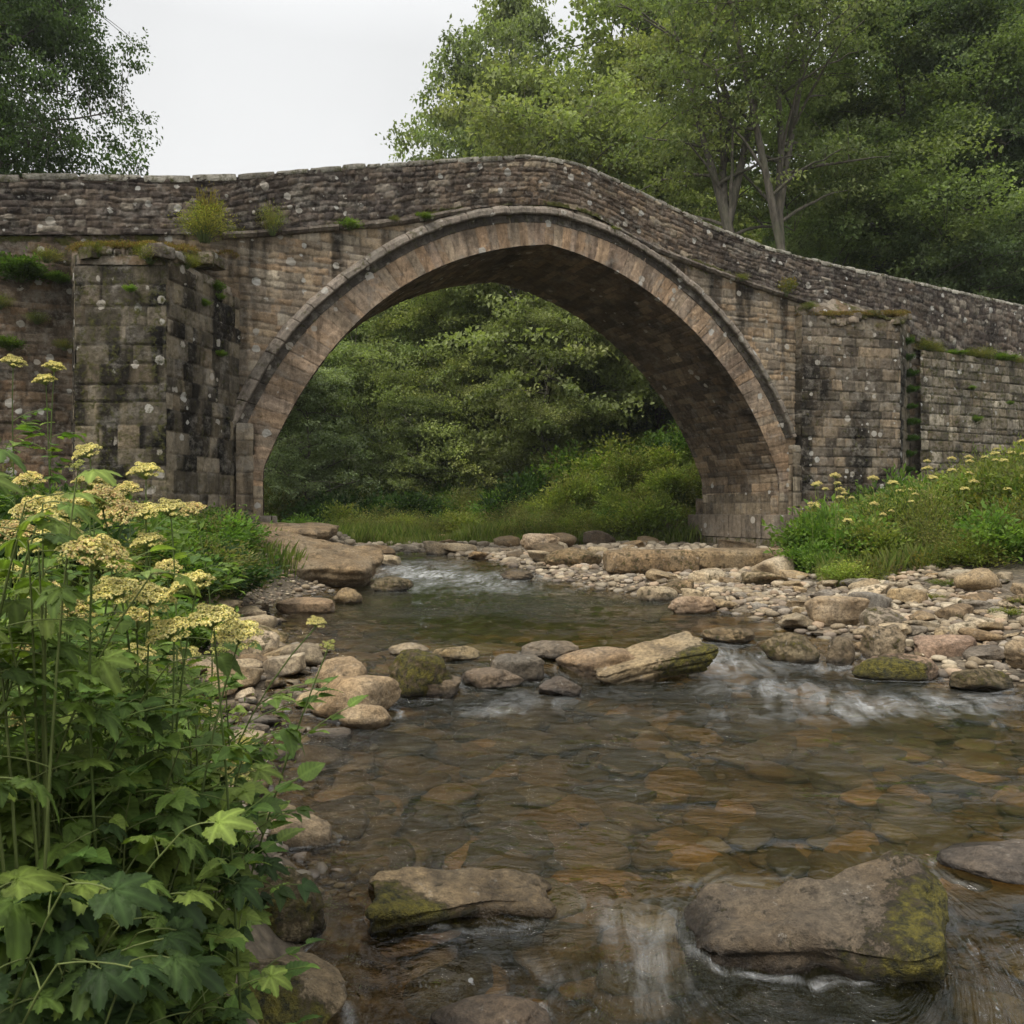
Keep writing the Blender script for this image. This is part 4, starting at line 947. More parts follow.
# ---------------------------------------------------------------- leaves and trees
def leafquads(P, D, N, L, W, fold=.18):
    P = np.asarray(P, float); n = len(P); L = np.broadcast_to(L, n)[:, None]; W = np.broadcast_to(W, n)[:, None]
    D = nrm(D); S = nrm(np.cross(D, N)); U = np.cross(S, D)
    m = P+D*L*.45
    V = np.stack([P, m+S*W*.5+U*fold*W, P+D*L-U*.12*L, m-S*W*.5+U*fold*W], 1)
    i = np.arange(n)[:, None]*4
    return V.reshape(-1, 3), i+np.arange(4)[None]
def rand_dirs(n, rg): return nrm(rg.normal(size=(n, 3)))
def pick(pal, n, rg, jit=.3):
    pal = np.array(pal); return pal[rg.integers(len(pal), size=n)]*rg.uniform(1-jit, 1+jit, (n, 1))
def sprays(cen, rad, out_dir, nleaf, L, rg, pal, thick=.28, droop=.25, clumps=7):
    """boughs: each is a flattened fan of leaf clumps leaning outward"""
    Ps, Ds, Ns, Ls, Cs = [], [], [], [], []
    pal = np.array(pal)
    for c, r, o in zip(cen, rad, out_dir):
        o = nrm(np.array([o[0], o[1], 0])+1e-6); side = np.array([-o[1], o[0], 0])
        base = pal[rg.integers(len(pal))]*rg.uniform(.78, 1.28)
        n = int(nleaf*1.35*r*r); k = rg.integers(clumps, size=n)
        cc = rg.uniform(-1, 1, (clumps, 2)); cc = cc*np.minimum(1, 1/np.linalg.norm(cc, axis=1, keepdims=True)); ch = rg.normal(size=clumps)*thick*.35
        q = cc[k]+rg.normal(size=(n, 2))*.24; sl_ = rg.normal()*.30; z = ch[k]+rg.normal(size=n)*thick*.3+sl_*q[:, 1]+.5*abs(sl_)*q[:, 0]-droop*(q[:, 0]+.3)**2*np.sign(q[:, 0]+.3)*.5
        p = c+r*(q[:, :1]*o*1.0+q[:, 1:]*side)+np.stack([0*z, 0*z, z*r], 1)
        d = o*.5+rand_dirs(n, rg)*.9+np.array([0, 0, -.25]); nn = np.array([0, 0, 1.])+rand_dirs(n, rg)*.75
        Ps.append(p); Ds.append(d); Ns.append(nn); Ls.append(L*rg.uniform(.65, 1.3, n)); Cs.append(base*rg.uniform(.75, 1.3, (n, 1)))
    P = np.concatenate(Ps); Ls = np.concatenate(Ls)
    V, Q = leafquads(P, np.concatenate(Ds), np.concatenate(Ns), Ls*1.12, Ls*.78)
    return V, Q, np.repeat(np.concatenate(Cs), 4, 0)
GREENS = {'mid': [(.175, .215, .088), (.195, .235, .095), (.15, .19, .082), (.22, .25, .10)],
          'bright': [(.215, .25, .10), (.235, .27, .11), (.19, .225, .095), (.26, .28, .12)],
          'dark': [(.15, .195, .09), (.17, .215, .098), (.135, .178, .085), (.19, .23, .105)],
          'grey': [(.13, .165, .09), (.15, .185, .10), (.115, .15, .08)]}
def bez(a, b, c, n=7):
    t = np.linspace(0, 1, n)[:, None]; a, b, c = map(np.array, (a, b, c)); return a*(1-t)**2+2*b*t*(1-t)+c*t*t
def tree_data(seed, H, CR, base, nspr, pal, L=.17, nleaf=120, limbs=16, tr=.26, rs=(.75, 1.35), fork=False, shell=.5, lobes=9, thick=.28):
    """trunk mesh and crown mesh; H height, CR crown radius, base height of the lowest boughs"""
    rg = np.random.default_rng(seed); wd = Acc()
    lean = rg.normal(size=2)*.02*H
    def trunk_at(t): return np.array([lean[0]*t*t+.12*math.sin(t*5+seed), lean[1]*t*t+.12*math.cos(t*4+seed), H*t])
    tp = [trunk_at(t) for t in np.linspace(-.02, .93, 14)]; trr = tr*(1-np.linspace(0, 1, 14)**.8*.93)
    tp = [p+np.cumsum(np.zeros(3))+rg.normal(size=3)*np.array([1, 1, 0])*.014*H*min(1, i_*.4) for i_, p in enumerate(tp)]
    trr[0] *= 1.5; V, Q = tube(tp, trr, 9); wd.add(V, Q)
    stems = [(np.array(tp), trr)]
    if fork:
        for a, k in ((2.9, .34), (.35, .40)):
            s0 = np.array([np.interp(k, np.linspace(-.02, .93, 14), np.array(tp)[:, q_]) for q_ in range(3)]); e = s0+np.array([math.cos(a)*CR*.72, math.sin(a)*CR*.3, H*(.88-k)]); mid = s0+np.array([math.cos(a)*CR*.30, math.sin(a)*CR*.2, H*(.93-k)*.45])
            P = bez(s0, mid, e, 12)+np.cumsum(rg.normal(size=(12, 3)), 0)*.09*np.array([1, 1, .2])*(np.arange(12)/11)[:, None]; r_ = np.interp(np.linspace(0, 1, 12), [0, 1], [tr*.55, .03]); V, Q = tube(P, r_, 7); wd.add(V, Q); stems.append((P, r_))
    # crown lobes: a few big masses, uneven outline
    zc = np.linspace(base, H*.97, lobes)+rg.normal(size=lobes)*.03*H; lb_ = []
    for i in range(lobes):
        t = (zc[i]-base)/(H-base); rad = CR*math.sqrt(max(.06, 1-(max(0, t-.38)/.64)**2))*(.72+.28*min(1, t/.25+.3))
        a = i*2.4+rg.uniform(-.5, .5); off = rad*rg.uniform(.25, .55)
        lb_.append((np.array([math.cos(a)*off, math.sin(a)*off, zc[i]]), rad*rg.uniform(.55, .8)))
    cen = []
    while len(cen) < nspr:
        c, r = lb_[rg.integers(lobes)]; d = rand_dirs(1, rg)[0]; k = rg.random()**shell
        p = c+d*r*k*np.array([1, 1, .72])
        if p[2] < base*.8: continue
        cen.append(p)
    cen = np.array(cen)
    L_ = []
    for i in range(limbs):
        a = i*2.39996+rg.uniform(-.3, .3); h = base*.8+(H*.88-base*.8)*(i/limbs)**.9; st, sr_ = stems[rg.integers(len(stems))]
        if h < st[0][2]: st, sr_ = stems[0]
        s0 = np.array([np.interp(h, st[:, 2], st[:, k]) for k in range(3)]); r0 = float(np.interp(h, st[:, 2], sr_))
        near = cen[np.argmin(np.linalg.norm(cen-(s0+np.array([math.cos(a), math.sin(a), .25])*CR*.7), axis=1))]
        e = near; mid = (s0+e)/2+np.array([0, 0, rg.uniform(.0, .12)*H*.3]); P = bez(s0, mid, e, 9)+rg.normal(size=(9, 3))*.04*np.linspace(0, 1, 9)[:, None]
        rr_ = np.interp(np.linspace(0, 1, 9), [0, 1], [max(.035, r0*.5), .018]); V, Q = tube(P, rr_, 6); wd.add(V, Q); L_.append((P, rr_))
    allp = np.concatenate([p for p, _ in L_]); allr = np.concatenate([r for _, r in L_])
    for c in cen:
        d = np.linalg.norm(allp-c, axis=1)+np.maximum(0, allp[:, 2]-c[2])*1.0; j = int(np.argmin(d)); s0 = allp[j]
        if np.linalg.norm(s0-c) < .25: continue
        P = bez(s0, (s0+c)/2+np.array([0, 0, .15]), c, 5); V, Q = tube(P, np.linspace(min(.04, allr[j]*.8), .008, 5), 4); wd.add(V, Q)
    axis = np.stack([np.zeros(len(cen)), np.zeros(len(cen)), cen[:, 2]], 1)
    V, Q, col = sprays(cen, rg.uniform(rs[0], rs[1], len(cen)), cen-axis, nleaf, L, rg, pal, thick=thick)
    return wd.data('trunk', M_BARK), mesh_data('crown', V, Q, M_LEAF, {'col': col}, smooth=False)
def plant_tree(data, H0, px, D, ytop, label, group=None, rz=0., tint=(1, 1, 1), name='broadleaf_tree', wide=1., cat='tree'):
    X = (px-512)/F*D; z = gz(X, D)-.15; H = CZ+(512-ytop)/F*D-z; sc = H/H0
    e = empty(name, (X, D, z), rz, label, cat, group); e.scale = (sc*wide, sc*wide, sc)
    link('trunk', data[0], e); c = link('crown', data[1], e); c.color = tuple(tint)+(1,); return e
TD = {
 'broad': (tree_data(1, 20, 5.6, 4.5, 260, GREENS['mid'], .19, 125, 18), 20),
 'bright': (tree_data(2, 16, 5.0, 2.5, 240, GREENS['bright'], .17, 125, 18), 16),
 'dense': (tree_data(3, 22, 6.6, 2.0, 430, GREENS['dark'], .15, 170, 22, .34, (.8, 1.5), thick=.42), 22),
 'airy': (tree_data(4, 24, 4.8, 11.5, 240, GREENS['mid'], .14, 95, 40, .30, (.7, 1.3), True, .4), 24),
 'airy2': (tree_data(5, 26, 5.2, 12.5, 240, GREENS['bright'], .13, 92, 44, .30, (.7, 1.3), True, .4), 26),
 'round': (tree_data(6, 9, 3.9, .8, 230, GREENS['grey'], .13, 190, 16, .16, (.6, 1.0), thick=.3), 9),
 'young': (tree_data(7, 12, 4.0, 2.0, 190, GREENS['bright'], .09, 330, 18, .14, (.6, 1.2), thick=.4), 12),
 'bank': (tree_data(8, 15, 5.2, 1.0, 360, GREENS['mid'], .125, 210, 20, .2, (.7, 1.3), thick=.34), 15),
}
G1 = 'trees of the wood behind the bridge'
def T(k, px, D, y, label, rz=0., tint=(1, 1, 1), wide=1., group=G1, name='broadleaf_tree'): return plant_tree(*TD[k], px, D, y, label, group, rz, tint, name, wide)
T('broad', 508, 46, 8, 'tall round-crowned tree rising against the sky above the crown of the bridge', .4, (1, 1, 1), .68)
T('bright', 488, 47, 100, 'small outlying tree at the left end of the skyline above the bridge', 1.2, (.95, 1, 1), .7)
T('bright', 545, 40, 72, 'bushy bright green tree just above the highest coping stones', 2.2, (1, 1, 1), .95)
T('broad', 625, 50, -55, 'tall yellow-green tree between the skyline dip and the two bare trunks', 3.1, (1.15, 1.15, 1))
T('bright', 664, 44, 52, 'bright yellowish tree leaning over the right shoulder of the bridge', 4.4, (1.15, 1.1, 1), .9)
T('airy', 731, 30, -190, 'thin-leaved tree with grey trunk, left of the two forked trunks', .1, (1, 1, 1), .95)
T('airy2', 787, 29.5, -230, 'thin-leaved tall tree whose trunk splits in a wide fork', .3, (.9, .95, 1), .9)
T('bank', 822, 44, 200, 'small leaning tree with dark trunk between forked trunk and dark crowns', .9, (1, 1, 1), .8)
T('dense', 880, 35, -60, 'big dark green tree with layered boughs right of the forked trunk', 0, (1.2, 1.2, 1), 1.1)
T('dense', 985, 33, -80, 'tall dark tree filling the upper right corner', 1.7, (.95, 1, 1), .95)
T('bank', 915, 36.5, 105, 'lower pale green tree spreading over the right parapet', 2.5, (1.0, 1.08, 1.15), 1.0)
T('dense', 1075, 34, 30, 'dark tree beyond the right edge behind the sloping parapet', 3.7, (.85, .95, 1))
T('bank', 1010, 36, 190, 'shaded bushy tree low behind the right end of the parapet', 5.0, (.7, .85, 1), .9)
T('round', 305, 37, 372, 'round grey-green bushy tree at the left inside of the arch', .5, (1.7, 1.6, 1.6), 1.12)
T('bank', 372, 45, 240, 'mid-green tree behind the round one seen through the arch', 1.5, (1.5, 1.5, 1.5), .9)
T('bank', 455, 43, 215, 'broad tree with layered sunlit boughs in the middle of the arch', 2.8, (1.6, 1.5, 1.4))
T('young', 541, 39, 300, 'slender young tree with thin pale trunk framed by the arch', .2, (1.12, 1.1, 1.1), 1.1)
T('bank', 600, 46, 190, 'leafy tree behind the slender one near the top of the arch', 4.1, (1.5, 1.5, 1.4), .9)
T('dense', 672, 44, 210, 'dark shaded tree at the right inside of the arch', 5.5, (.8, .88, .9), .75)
T('bank', 250, 44, 250, 'tree mostly hidden behind the left foot of the arch', 3.3, (.85, .95, .9))
T('round', 420, 40, 400, 'low rounded bush tree with pale leaves at the river bend', 2.3, (1.25, 1.2, .9), 1.1)
T('round', 600, 41, 395, 'low rounded tree on the far bank right of the slender trunk', 4.0, (1.05, 1.1, .9), 1.1)
k = 0; rg = np.random.default_rng(12)
for row, (D, y0) in enumerate(((58, 215), (72, 235))):
    for px in range(180+row*40, 1160, 74):
        yt = y0+rg.uniform(-15, 25) if px < 600 else rg.uniform(150, 190) if px < 690 else rg.uniform(172, 215) if px < 830 else rg.uniform(40, 120)
        T(('bank', 'broad', 'dense')[k % 3], px+rg.uniform(-12, 12), D+rg.uniform(-3, 3), yt, 'indistinct tree deep in the wood behind the nearer trees', rg.uniform(0, 6), tuple(np.array([.8, .9, .9])*rg.uniform(.85, 1.15)), 1.1, 'indistinct trees deep in the wood'); k += 1
# the tree at the left, behind the parapet
lt = tree_data(21, 17, 5.6, 6.5, 760, [(.075, .12, .04), (.09, .14, .045), (.07, .11, .037)], .12, 170, 22, .3, (.5, 1.0), shell=.5, thick=.4, lobes=12)
plant_tree(lt, 17, 2, 27, -75, 'dark green tree overhanging the left end of the parapet, cut by the left edge', None, .7, (1, 1, 1), 'broadleaf_tree', .72)
plant_tree(lt, 17, -160, 30, -60, 'dark green tree further left behind the long wall', None, 3.7)

# ---------------------------------------------------------------- shrubs, undergrowth, tufts
def shrub_data(seed, r, h, n, L, pal, stems=10, asp=.6, up=.3, lump=6):
    rg = np.random.default_rng(seed); wd = Acc(); cl = []
    for i in range(stems):
        a = rg.uniform(0, 6.28); k = rg.random()**.6; e = np.array([math.cos(a)*r*k, math.sin(a)*r*k, h*rg.uniform(.45, 1)*(1-.35*k)])
        P = bez((e[0]*.15, e[1]*.15, -.05), (e[0]*.35, e[1]*.35, e[2]*.6), e, 6); V, Q = tube(P, np.linspace(.012, .003, 6)*max(1, h), 4); wd.add(V, Q, col=(.09, .12, .04)); cl.append(P)
    cl = np.array(cl); i = rg.integers(stems, size=n); j = rg.uniform(.25, 1, n)**.7*4.999
    j0 = j.astype(int); f = (j-j0)[:, None]; P = cl[i, j0]*(1-f)+cl[i, np.minimum(j0+1, 5)]*f
    P = P+rg.normal(size=(n, 3))*np.array([.16, .16, .12])*r*.9; P[:, 2] = np.abs(P[:, 2])
    d = nrm(P*np.array([1, 1, .3]))+rand_dirs(n, rg)*.8+np.array([0, 0, up]); nn = np.array([0, 0, 1.])+rand_dirs(n, rg)*.7
    Ls = L*rg.uniform(.6, 1.3, n); V, Q = leafquads(P, d, nn, Ls, Ls*asp)
    c = pick(pal, stems, rg, .15)[i]*rg.uniform(.7, 1.3, (n, 1))
    return wd.data('stems', M_STEM), mesh_data('foliage', V, Q, M_LEAF, {'col': np.repeat(c, 4, 0)}, smooth=False)
YG = [(.25, .28, .06), (.21, .26, .055), (.29, .29, .08), (.17, .23, .05)]
BG = [(.13, .21, .04), (.10, .18, .035), (.16, .24, .05)]
OL = [(.19, .19, .065), (.16, .18, .06), (.24, .22, .085), (.14, .18, .055)]
SD = {'yellow': shrub_data(1, .8, 1.1, 2600, .085, YG, 26), 'green': shrub_data(2, .8, 1.0, 2600, .10, BG, 22), 'olive': shrub_data(3, .8, 1.2, 2600, .075, OL, 30, .4),
      'tuft': shrub_data(4, .8, 1.0, 900, .13, [(.17, .19, .04), (.12, .16, .035), (.22, .19, .05)], 24, .28, .6), 'dark': shrub_data(5, .8, .9, 2400, .12, [(.04, .08, .022), (.055, .10, .028)], 20),
      'fine': shrub_data(6, .8, .95, 3200, .05, YG+OL, 40, .5)}
def shrub(kind, pos, r, label, cat='shrub', name='leafy_shrub', group=None, hs_=1., tint=(1, 1, 1), rz=None, tilt=0.):
    s_, f_ = SD[kind]; e = empty(name, tuple(pos), rz if rz is not None else (pos[0]*7.3+pos[1]*3.1) % 6.28, label, cat, group)
    k = r/.8; e.scale = (k, k, k*hs_); link('stems', s_, e); c = link('foliage', f_, e); c.color = tuple(tint)+(1,)
    if tilt: e.rotation_euler = (tilt, 0, R(24))
    return e
def on_face(px, py, w_=.1): s_, z = inv(px, py); return BP(s_, z, w_)
def scr(px, py, D): return np.array([(px-512)/F*D, D, CZ+(512-py)/F*D])
WP = 'plants rooted in the masonry'
shrub('fine', on_face(203, 247, .45), .68, 'large yellow-green bush growing above the left buttress', 'wall plant', 'wall_plant', None, 1.0, (1.25, 1.2, 1))
shrub('tuft', on_face(206, 236, .3), .42, 'tall wispy yellow tuft standing out of the bush above the left buttress', 'wall plant', 'wall_plant', None, 1.9, (1.3, 1.2, 1))
shrub('green', on_face(192, 275, .75), .26, 'green clump hanging below the large bush on the left buttress', 'wall plant', 'wall_plant', None, .9, (1.2, 1.15, 1))
shrub('fine', on_face(272, 236, .14), .38, 'yellow-green tuft on the string course right of the large bush', 'wall plant', 'wall_plant', None, 1.6, (1.1, 1.1, 1))
shrub('green', on_face(347, 231, .12), .3, 'low green tuft on the string course above the left haunch of the arch', 'wall plant', 'wall_plant', None, .7, (1.1, 1, 1))
shrub('olive', on_face(393, 224, .12), .18, 'small mossy tuft left of the crown of the arch', 'wall plant', 'wall_plant', None, .7)
shrub('green', on_face(424, 222, .12), .23, 'small bright tuft on the string course nearest the crown', 'wall plant', 'wall_plant', None, .7, (1.3, 1.15, 1))
shrub('olive', on_face(612, 232, .1), .2, 'mossy tuft right of the crown above the hood', 'wall plant', 'wall_plant', None, .4)
shrub('fine', on_face(738, 282, .1), .30, 'mossy tuft on the string course above the right haunch', 'wall plant', 'wall_plant', None, .7, (1.1, 1.05, 1))
shrub('tuft', on_face(783, 297, .1), .42, 'upright grassy tuft where the string course meets the right buttress', 'wall plant', 'wall_plant', None, 1.1, (1.2, 1.05, 1))
shrub('olive', on_face(800, 312, .4), .28, 'low olive tuft on the inner corner of the right buttress', 'wall plant', 'wall_plant', None, .6)
shrub('dark', on_face(22, 283, .2), .62, 'dark green bush growing out of the far left wall', 'wall plant', 'wall_plant', None, .75, (1.5, 1.35, 1))
shrub('fine', on_face(38, 325, .15), .26, 'small yellow-green tuft below the dark bush on the far left wall', 'wall plant', 'wall_plant', None, .9, (1, 1.1, 1))
shrub('green', on_face(60, 285, .15), .25, 'green tuft beside the upper left corner of the left buttress', 'wall plant', 'wall_plant', None, .8)
shrub('fine', on_face(0, 310, .15), .3, 'tuft at the left edge of the picture on the far left wall', 'wall plant', 'wall_plant', None, .9)
for px, py, l in ((222, 357, 'tiny green tuft high on the river face of the left buttress'), (204, 306, 'green tuft just under the cap of the left buttress'), (221, 300, 'trailing tuft at the junction of the left buttress and the arch wall'), (131, 292, 'faint tuft on the front of the left buttress')):
    t_ = min(max((px-166)/72, 0), 1); Yb = 15.2+t_*2.3; shrub('green', scr(px, py, Yb-.1), .14, l, 'wall plant', 'wall_plant', None, .9, (1.3, 1.2, 1))
for px, py, D, k_, r_, l in ((150, 263, 15.15, 'olive', .34, 'olive tuft over the front edge of the left buttress'), (98, 256, 15.25, 'olive', .26, 'olive tuft at the left end of the top of the left buttress'),
        (186, 268, 15.8, 'fine', .36, 'yellowish trailing clump on the river side of the left buttress top'), (216, 292, 16.8, 'green', .26, 'green clump low in the angle of the left buttress and the spandrel'),
        (832, 322, 24.55, 'olive', .34, 'olive clump in the middle of the right buttress top'), (876, 330, 24.6, 'fine', .28, 'yellow-green clump near the outer corner of the right buttress'),
        (46, 262, 15.9, 'fine', .34, 'pale green clump above the dark bush on the far left wall'), (64, 350, 16.0, 'olive', .22, 'small olive clump left of the left buttress, half way up the wall'),
        (10, 350, 15.7, 'green', .3, 'green clump at the left edge half way up the far left wall')):
    shrub(k_, scr(px, py, D), r_, l, 'wall plant', 'wall_plant', None, .8, (1.05, .98, .85))
rg = np.random.default_rng(5)
for i in range(16):
    s_ = inv(912, 0)[0]+.3+i*.75+rg.uniform(-.2, .2)
    shrub(('olive', 'fine', 'green')[i % 3], BP(s_, 6.74-.2*(s_-5)/19, .16), rg.uniform(.38, .6), 'mossy olive clump in the row along the ledge of the right wing wall', 'wall plant', 'wall_plant', 'clumps along the right ledge', rg.uniform(.5, .8), (1, .95, .8))
for i in range(10):
    p = scr(910+rg.uniform(-4, 5), 345+i*16, 25.6); shrub('dark', p, rg.uniform(.16, .26), 'ivy clump in the vertical trail beside the right buttress', 'wall plant', 'wall_plant', 'ivy trail beside the right buttress', 1.0, (1.4, 1.4, 1))
for px, py, r_ in ((976, 422, .2), (972, 390, .14), (930, 372, .2), (1010, 405, .13)):
    shrub('green', scr(px, py, 26.3+(px-930)*.012), r_, {976: 'largest green clump on the face of the right wing wall', 972: 'small clump above the largest one on the right wing wall', 930: 'dark clump high on the right wing wall near the buttress', 1010: 'small tuft near the right edge on the wing wall'}[px], 'wall plant', 'wall_plant', None, 1, (1.1, 1.05, 1))
# moss cushions and dead grass on both buttress caps
def cushions(name, spots, pal, label):
    acc = Acc(); rg = np.random.default_rng(3)
    for p, r in spots:
        n = int(2200*r); d = rand_dirs(n, rg); d[:, 2] = np.abs(d[:, 2]); P = p+d*np.array([r, r*.7, r*.5])*rg.uniform(.6, 1, (n, 1))
        Ls = rg.uniform(.02, .05, n); V, Q = leafquads(P, d+rand_dirs(n, rg)*.6, rand_dirs(n, rg)+d, Ls, Ls*.5); acc.add(V, Q, col=np.repeat(pick(pal, n, rg), 4, 0))
    return tag(acc.build(name, M_LEAF, smooth=False), label, 'moss')
MP = [(.22, .13, .05), (.17, .10, .045), (.22, .18, .05), (.14, .14, .035), (.27, .19, .08)]
rg = np.random.default_rng(8)
def on_cap(poly, zf, n, r0, r1):
    poly = np.array(poly); out = []
    for i in range(n):
        p = rg.dirichlet(np.ones(len(poly))*.6)@poly; out.append((np.array([p[0], p[1], zf(p)]), rg.uniform(r0, r1)))
    return out
cushions('moss', on_cap([pA, pB, pC, pD, pC, pB], lambda p: zL+.10+(p[1]-15.2)*.26, 90, .12, .34), MP, 'rusty brown moss and dead grass covering the top of the left buttress')
cushions('moss', on_cap([qA, qB, qC, qD, qC], lambda p: z1+.08+(p[1]-24.6)*.3, 60, .12, .34), MP, 'rusty brown moss covering the top of the right buttress')

# banks of herbs and scrub
def scrub_mass(rows, seed, label):
    rg = np.random.default_rng(seed); acc = Acc(); base = {}
    for k_ in ('fine', 'olive', 'yellow', 'green', 'dark', 'tuft'):
        me = SD[k_][1]; v = np.empty(len(me.vertices)*3, np.float32); me.vertices.foreach_get('co', v)
        c = np.empty(len(me.vertices)*3, np.float32); me.attributes['col'].data.foreach_get('vector', c); base[k_] = (v.reshape(-1, 3), c.reshape(-1, 3))
    for (x0, x1, D0, D1, n, kinds, r0, r1, hs_) in rows:
        for i in range(n):
            px = rg.uniform(x0, x1); D = rg.uniform(D0, D1); X = (px-512)/F*D; z = gz(X, D)
            if z-float(wlevel(X, D)) < .06: continue
            v, c = base[kinds[rg.integers(len(kinds))]]; k = rg.uniform(r0, r1)/.8; a = rg.uniform(0, 6.28); ca, sa = math.cos(a), math.sin(a)
            m = rg.random(len(v)//4) < .62; m = np.repeat(m, 4)
            P = v[m]*k; P = np.stack([P[:, 0]*ca-P[:, 1]*sa+X, P[:, 0]*sa+P[:, 1]*ca+D, P[:, 2]*hs_*rg.uniform(.8, 1.2)+z-.05], 1)
            acc.add(P, np.arange(len(P)).reshape(-1, 4), col=c[m]*rg.uniform(.75, 1.2))
    return tag(acc.build('undergrowth', M_LEAF, smooth=False), label, 'undergrowth', None, 'stuff')
scrub_mass([(480, 770, 33, 40, 70, ('olive', 'dark', 'green', 'yellow'), 1.0, 1.9, 1.), (250, 600, 34, 41, 80, ('dark', 'olive', 'green'), .9, 1.7, 1.), (340, 600, 27.5, 33.5, 110, ('fine', 'olive', 'yellow', 'fine'), .6, 1.1, .9),
            (925, 1150, 12.3, 24, 110, ('green', 'fine', 'olive', 'yellow', 'tuft'), .5, .8, .95), (822, 1130, 12.4, 14.0, 60, ('green', 'fine', 'yellow', 'tuft'), .3, .5, .8)], 9, 'tangled green undergrowth covering the banks and the wood floor')
def bankrow(spec, seed):
    rg = np.random.default_rng(seed)
    for (x0, x1, D0, D1, n, kinds, r0, r1, label, group, hs_) in spec:
        for i in range(n):
            px = rg.uniform(x0, x1); D = rg.uniform(D0, D1); X = (px-512)/F*D; z = gz(X, D)
            if z-float(wlevel(X, D)) < .06: continue
            k = kinds[rg.integers(len(kinds))]
            shrub(k, (X, D, z-.05), rg.uniform(r0, r1), label, 'shrub', 'bank_shrub', group, hs_*rg.uniform(.8, 1.25), tuple(rg.uniform(.8, 1.15)*np.array([1, 1, 1])), rg.uniform(0, 6))
bankrow([
 (812, 960, 13.4, 16.5, 40, ('green', 'yellow', 'green', 'fine'), .5, .95, 'leafy green herb clump in front of the right buttress', 'herbs in front of the right buttress', 1.15),
 (925, 1120, 13.4, 18, 50, ('green', 'fine', 'olive', 'yellow'), .5, .85, 'tall green and olive herb clump at the right edge of the gravel bank', 'herbs at the right edge', 1.35),
 (825, 1120, 17, 24.5, 70, ('yellow', 'fine', 'olive', 'green'), .6, 1.0, 'scrubby yellow-green clump on the slope below the right wing wall', 'scrub below the right wing wall', 1.35),
 (560, 715, 27.5, 33, 44, ('yellow', 'green', 'yellow', 'fine'), .7, 1.3, 'bright yellow-green scrub on the far bank inside the right foot of the arch', 'bright scrub inside the arch', 1.0),
 (255, 350, 26, 34, 14, ('green', 'dark', 'fine'), .6, 1.1, 'low scrub beyond the slab boulders at the left foot of the arch', 'low scrub by the left foot of the arch', .8),
 (160, 255, 6.9, 9.5, 20, ('green', 'green', 'dark'), .28, .48, 'fresh green leafy bush between the cream flowers and the slab boulder', 'green bushes left of the slab boulder', 1.0),
 (60, 245, 9, 14.5, 40, ('green', 'fine', 'olive', 'dark'), .45, .8, 'mixed herbs at the foot of the left buttress', 'herbs at the foot of the left buttress', .8),
 (-80, 100, 6, 14, 24, ('green', 'dark', 'olive'), .5, .9, 'dark herb clump at the far left below the wall', 'herbs below the left wall', .9)], 77)
for px, py, r_ in ((948, 592, .28), (930, 598, .2), (1010, 612, .24), (1030, 606, .26), (880, 577, .16)):
    X, D, z = gpt(px, py, .35); shrub('tuft', (X, D, gz(X, D)), r_, {948: 'bright grassy patch on the right gravel bank', 930: 'small patch touching the bright grassy patch on the gravel', 1010: 'low grassy patch near the right edge of the gravel', 1030: 'grassy patch cut by the right edge of the picture', 880: 'tiny grass tuft where the gravel meets the right bank herbs'}[px], 'grass tuft', 'grass_tuft', None, .35, (1.1, 1.2, 1))
# grass as a mass: on the banks and the woodland floor
def grass(n, cond, region, hgt, pal, seed, label):
    rg = np.random.default_rng(seed); P = []
    while len(P) < n:
        m = n*3; X = rg.uniform(region[0], region[1], m); Y = rg.uniform(region[2], region[3], m); ok = cond(X, Y)
        P += list(zip(X[ok], Y[ok]))
    P = np.array(P[:n]); z = terrain(P[:, 0], P[:, 1]); hh = hgt*rg.uniform(.4, 1.2, n)*(.6+.8*np.clip(vn2(P[:, 0]*.8, P[:, 1]*.8, 3)+.4, 0, 1)); wd_ = .002+.00028*P[:, 1]
    a = rg.uniform(0, 6.28, n); dx, dy = np.cos(a), np.sin(a); ln = rg.uniform(.1, .5, n)*hh; b = np.stack([P[:, 0], P[:, 1], z-.02], -1)
    sx_, sy_ = -dy*wd_, dx*wd_
    V = np.stack([b+np.stack([sx_, sy_, 0*sx_], -1), b-np.stack([sx_, sy_, 0*sx_], -1), b+np.stack([dx*ln*.35-sx_*.7, dy*ln*.35-sy_*.7, hh*.6], -1), b+np.stack([dx*ln, dy*ln, hh], -1)], 1)
    i = np.arange(n)[:, None]*4; V2 = V.copy()
    c = pick(pal, n, rg, .3)
    return tag(mk('grass', V.reshape(-1, 3), i+np.array([[0, 1, 2, 3]]), M_LEAF, None, {'col': np.repeat(c, 4, 0)}, False), label, 'grass', None, 'stuff')
gp = [(.13, .18, .035), (.17, .21, .05), (.10, .15, .03), (.20, .21, .07)]
grass(60000, lambda X, Y: (X > 4.6+(Y-12)*.3) & (X < 15), (5, 15, 12.6, 24), .32, gp, 1, 'long grass on the right bank')
grass(60000, lambda X, Y: (X > ri(Y)+2+.0*X) & (Y > 26.5), (-12, 11, 26.5, 36), .5, gp, 2, 'pale long grass on the far bank')
grass(26000, lambda X, Y: (X < li(Y)-.75-ss(4.4, 5.5, Y)*(1-ss(8, 11, Y))*1.3) & (X > -12), (-12, -1, 1.6, 16), .34, gp[:3], 3, 'green grass on the left bank')
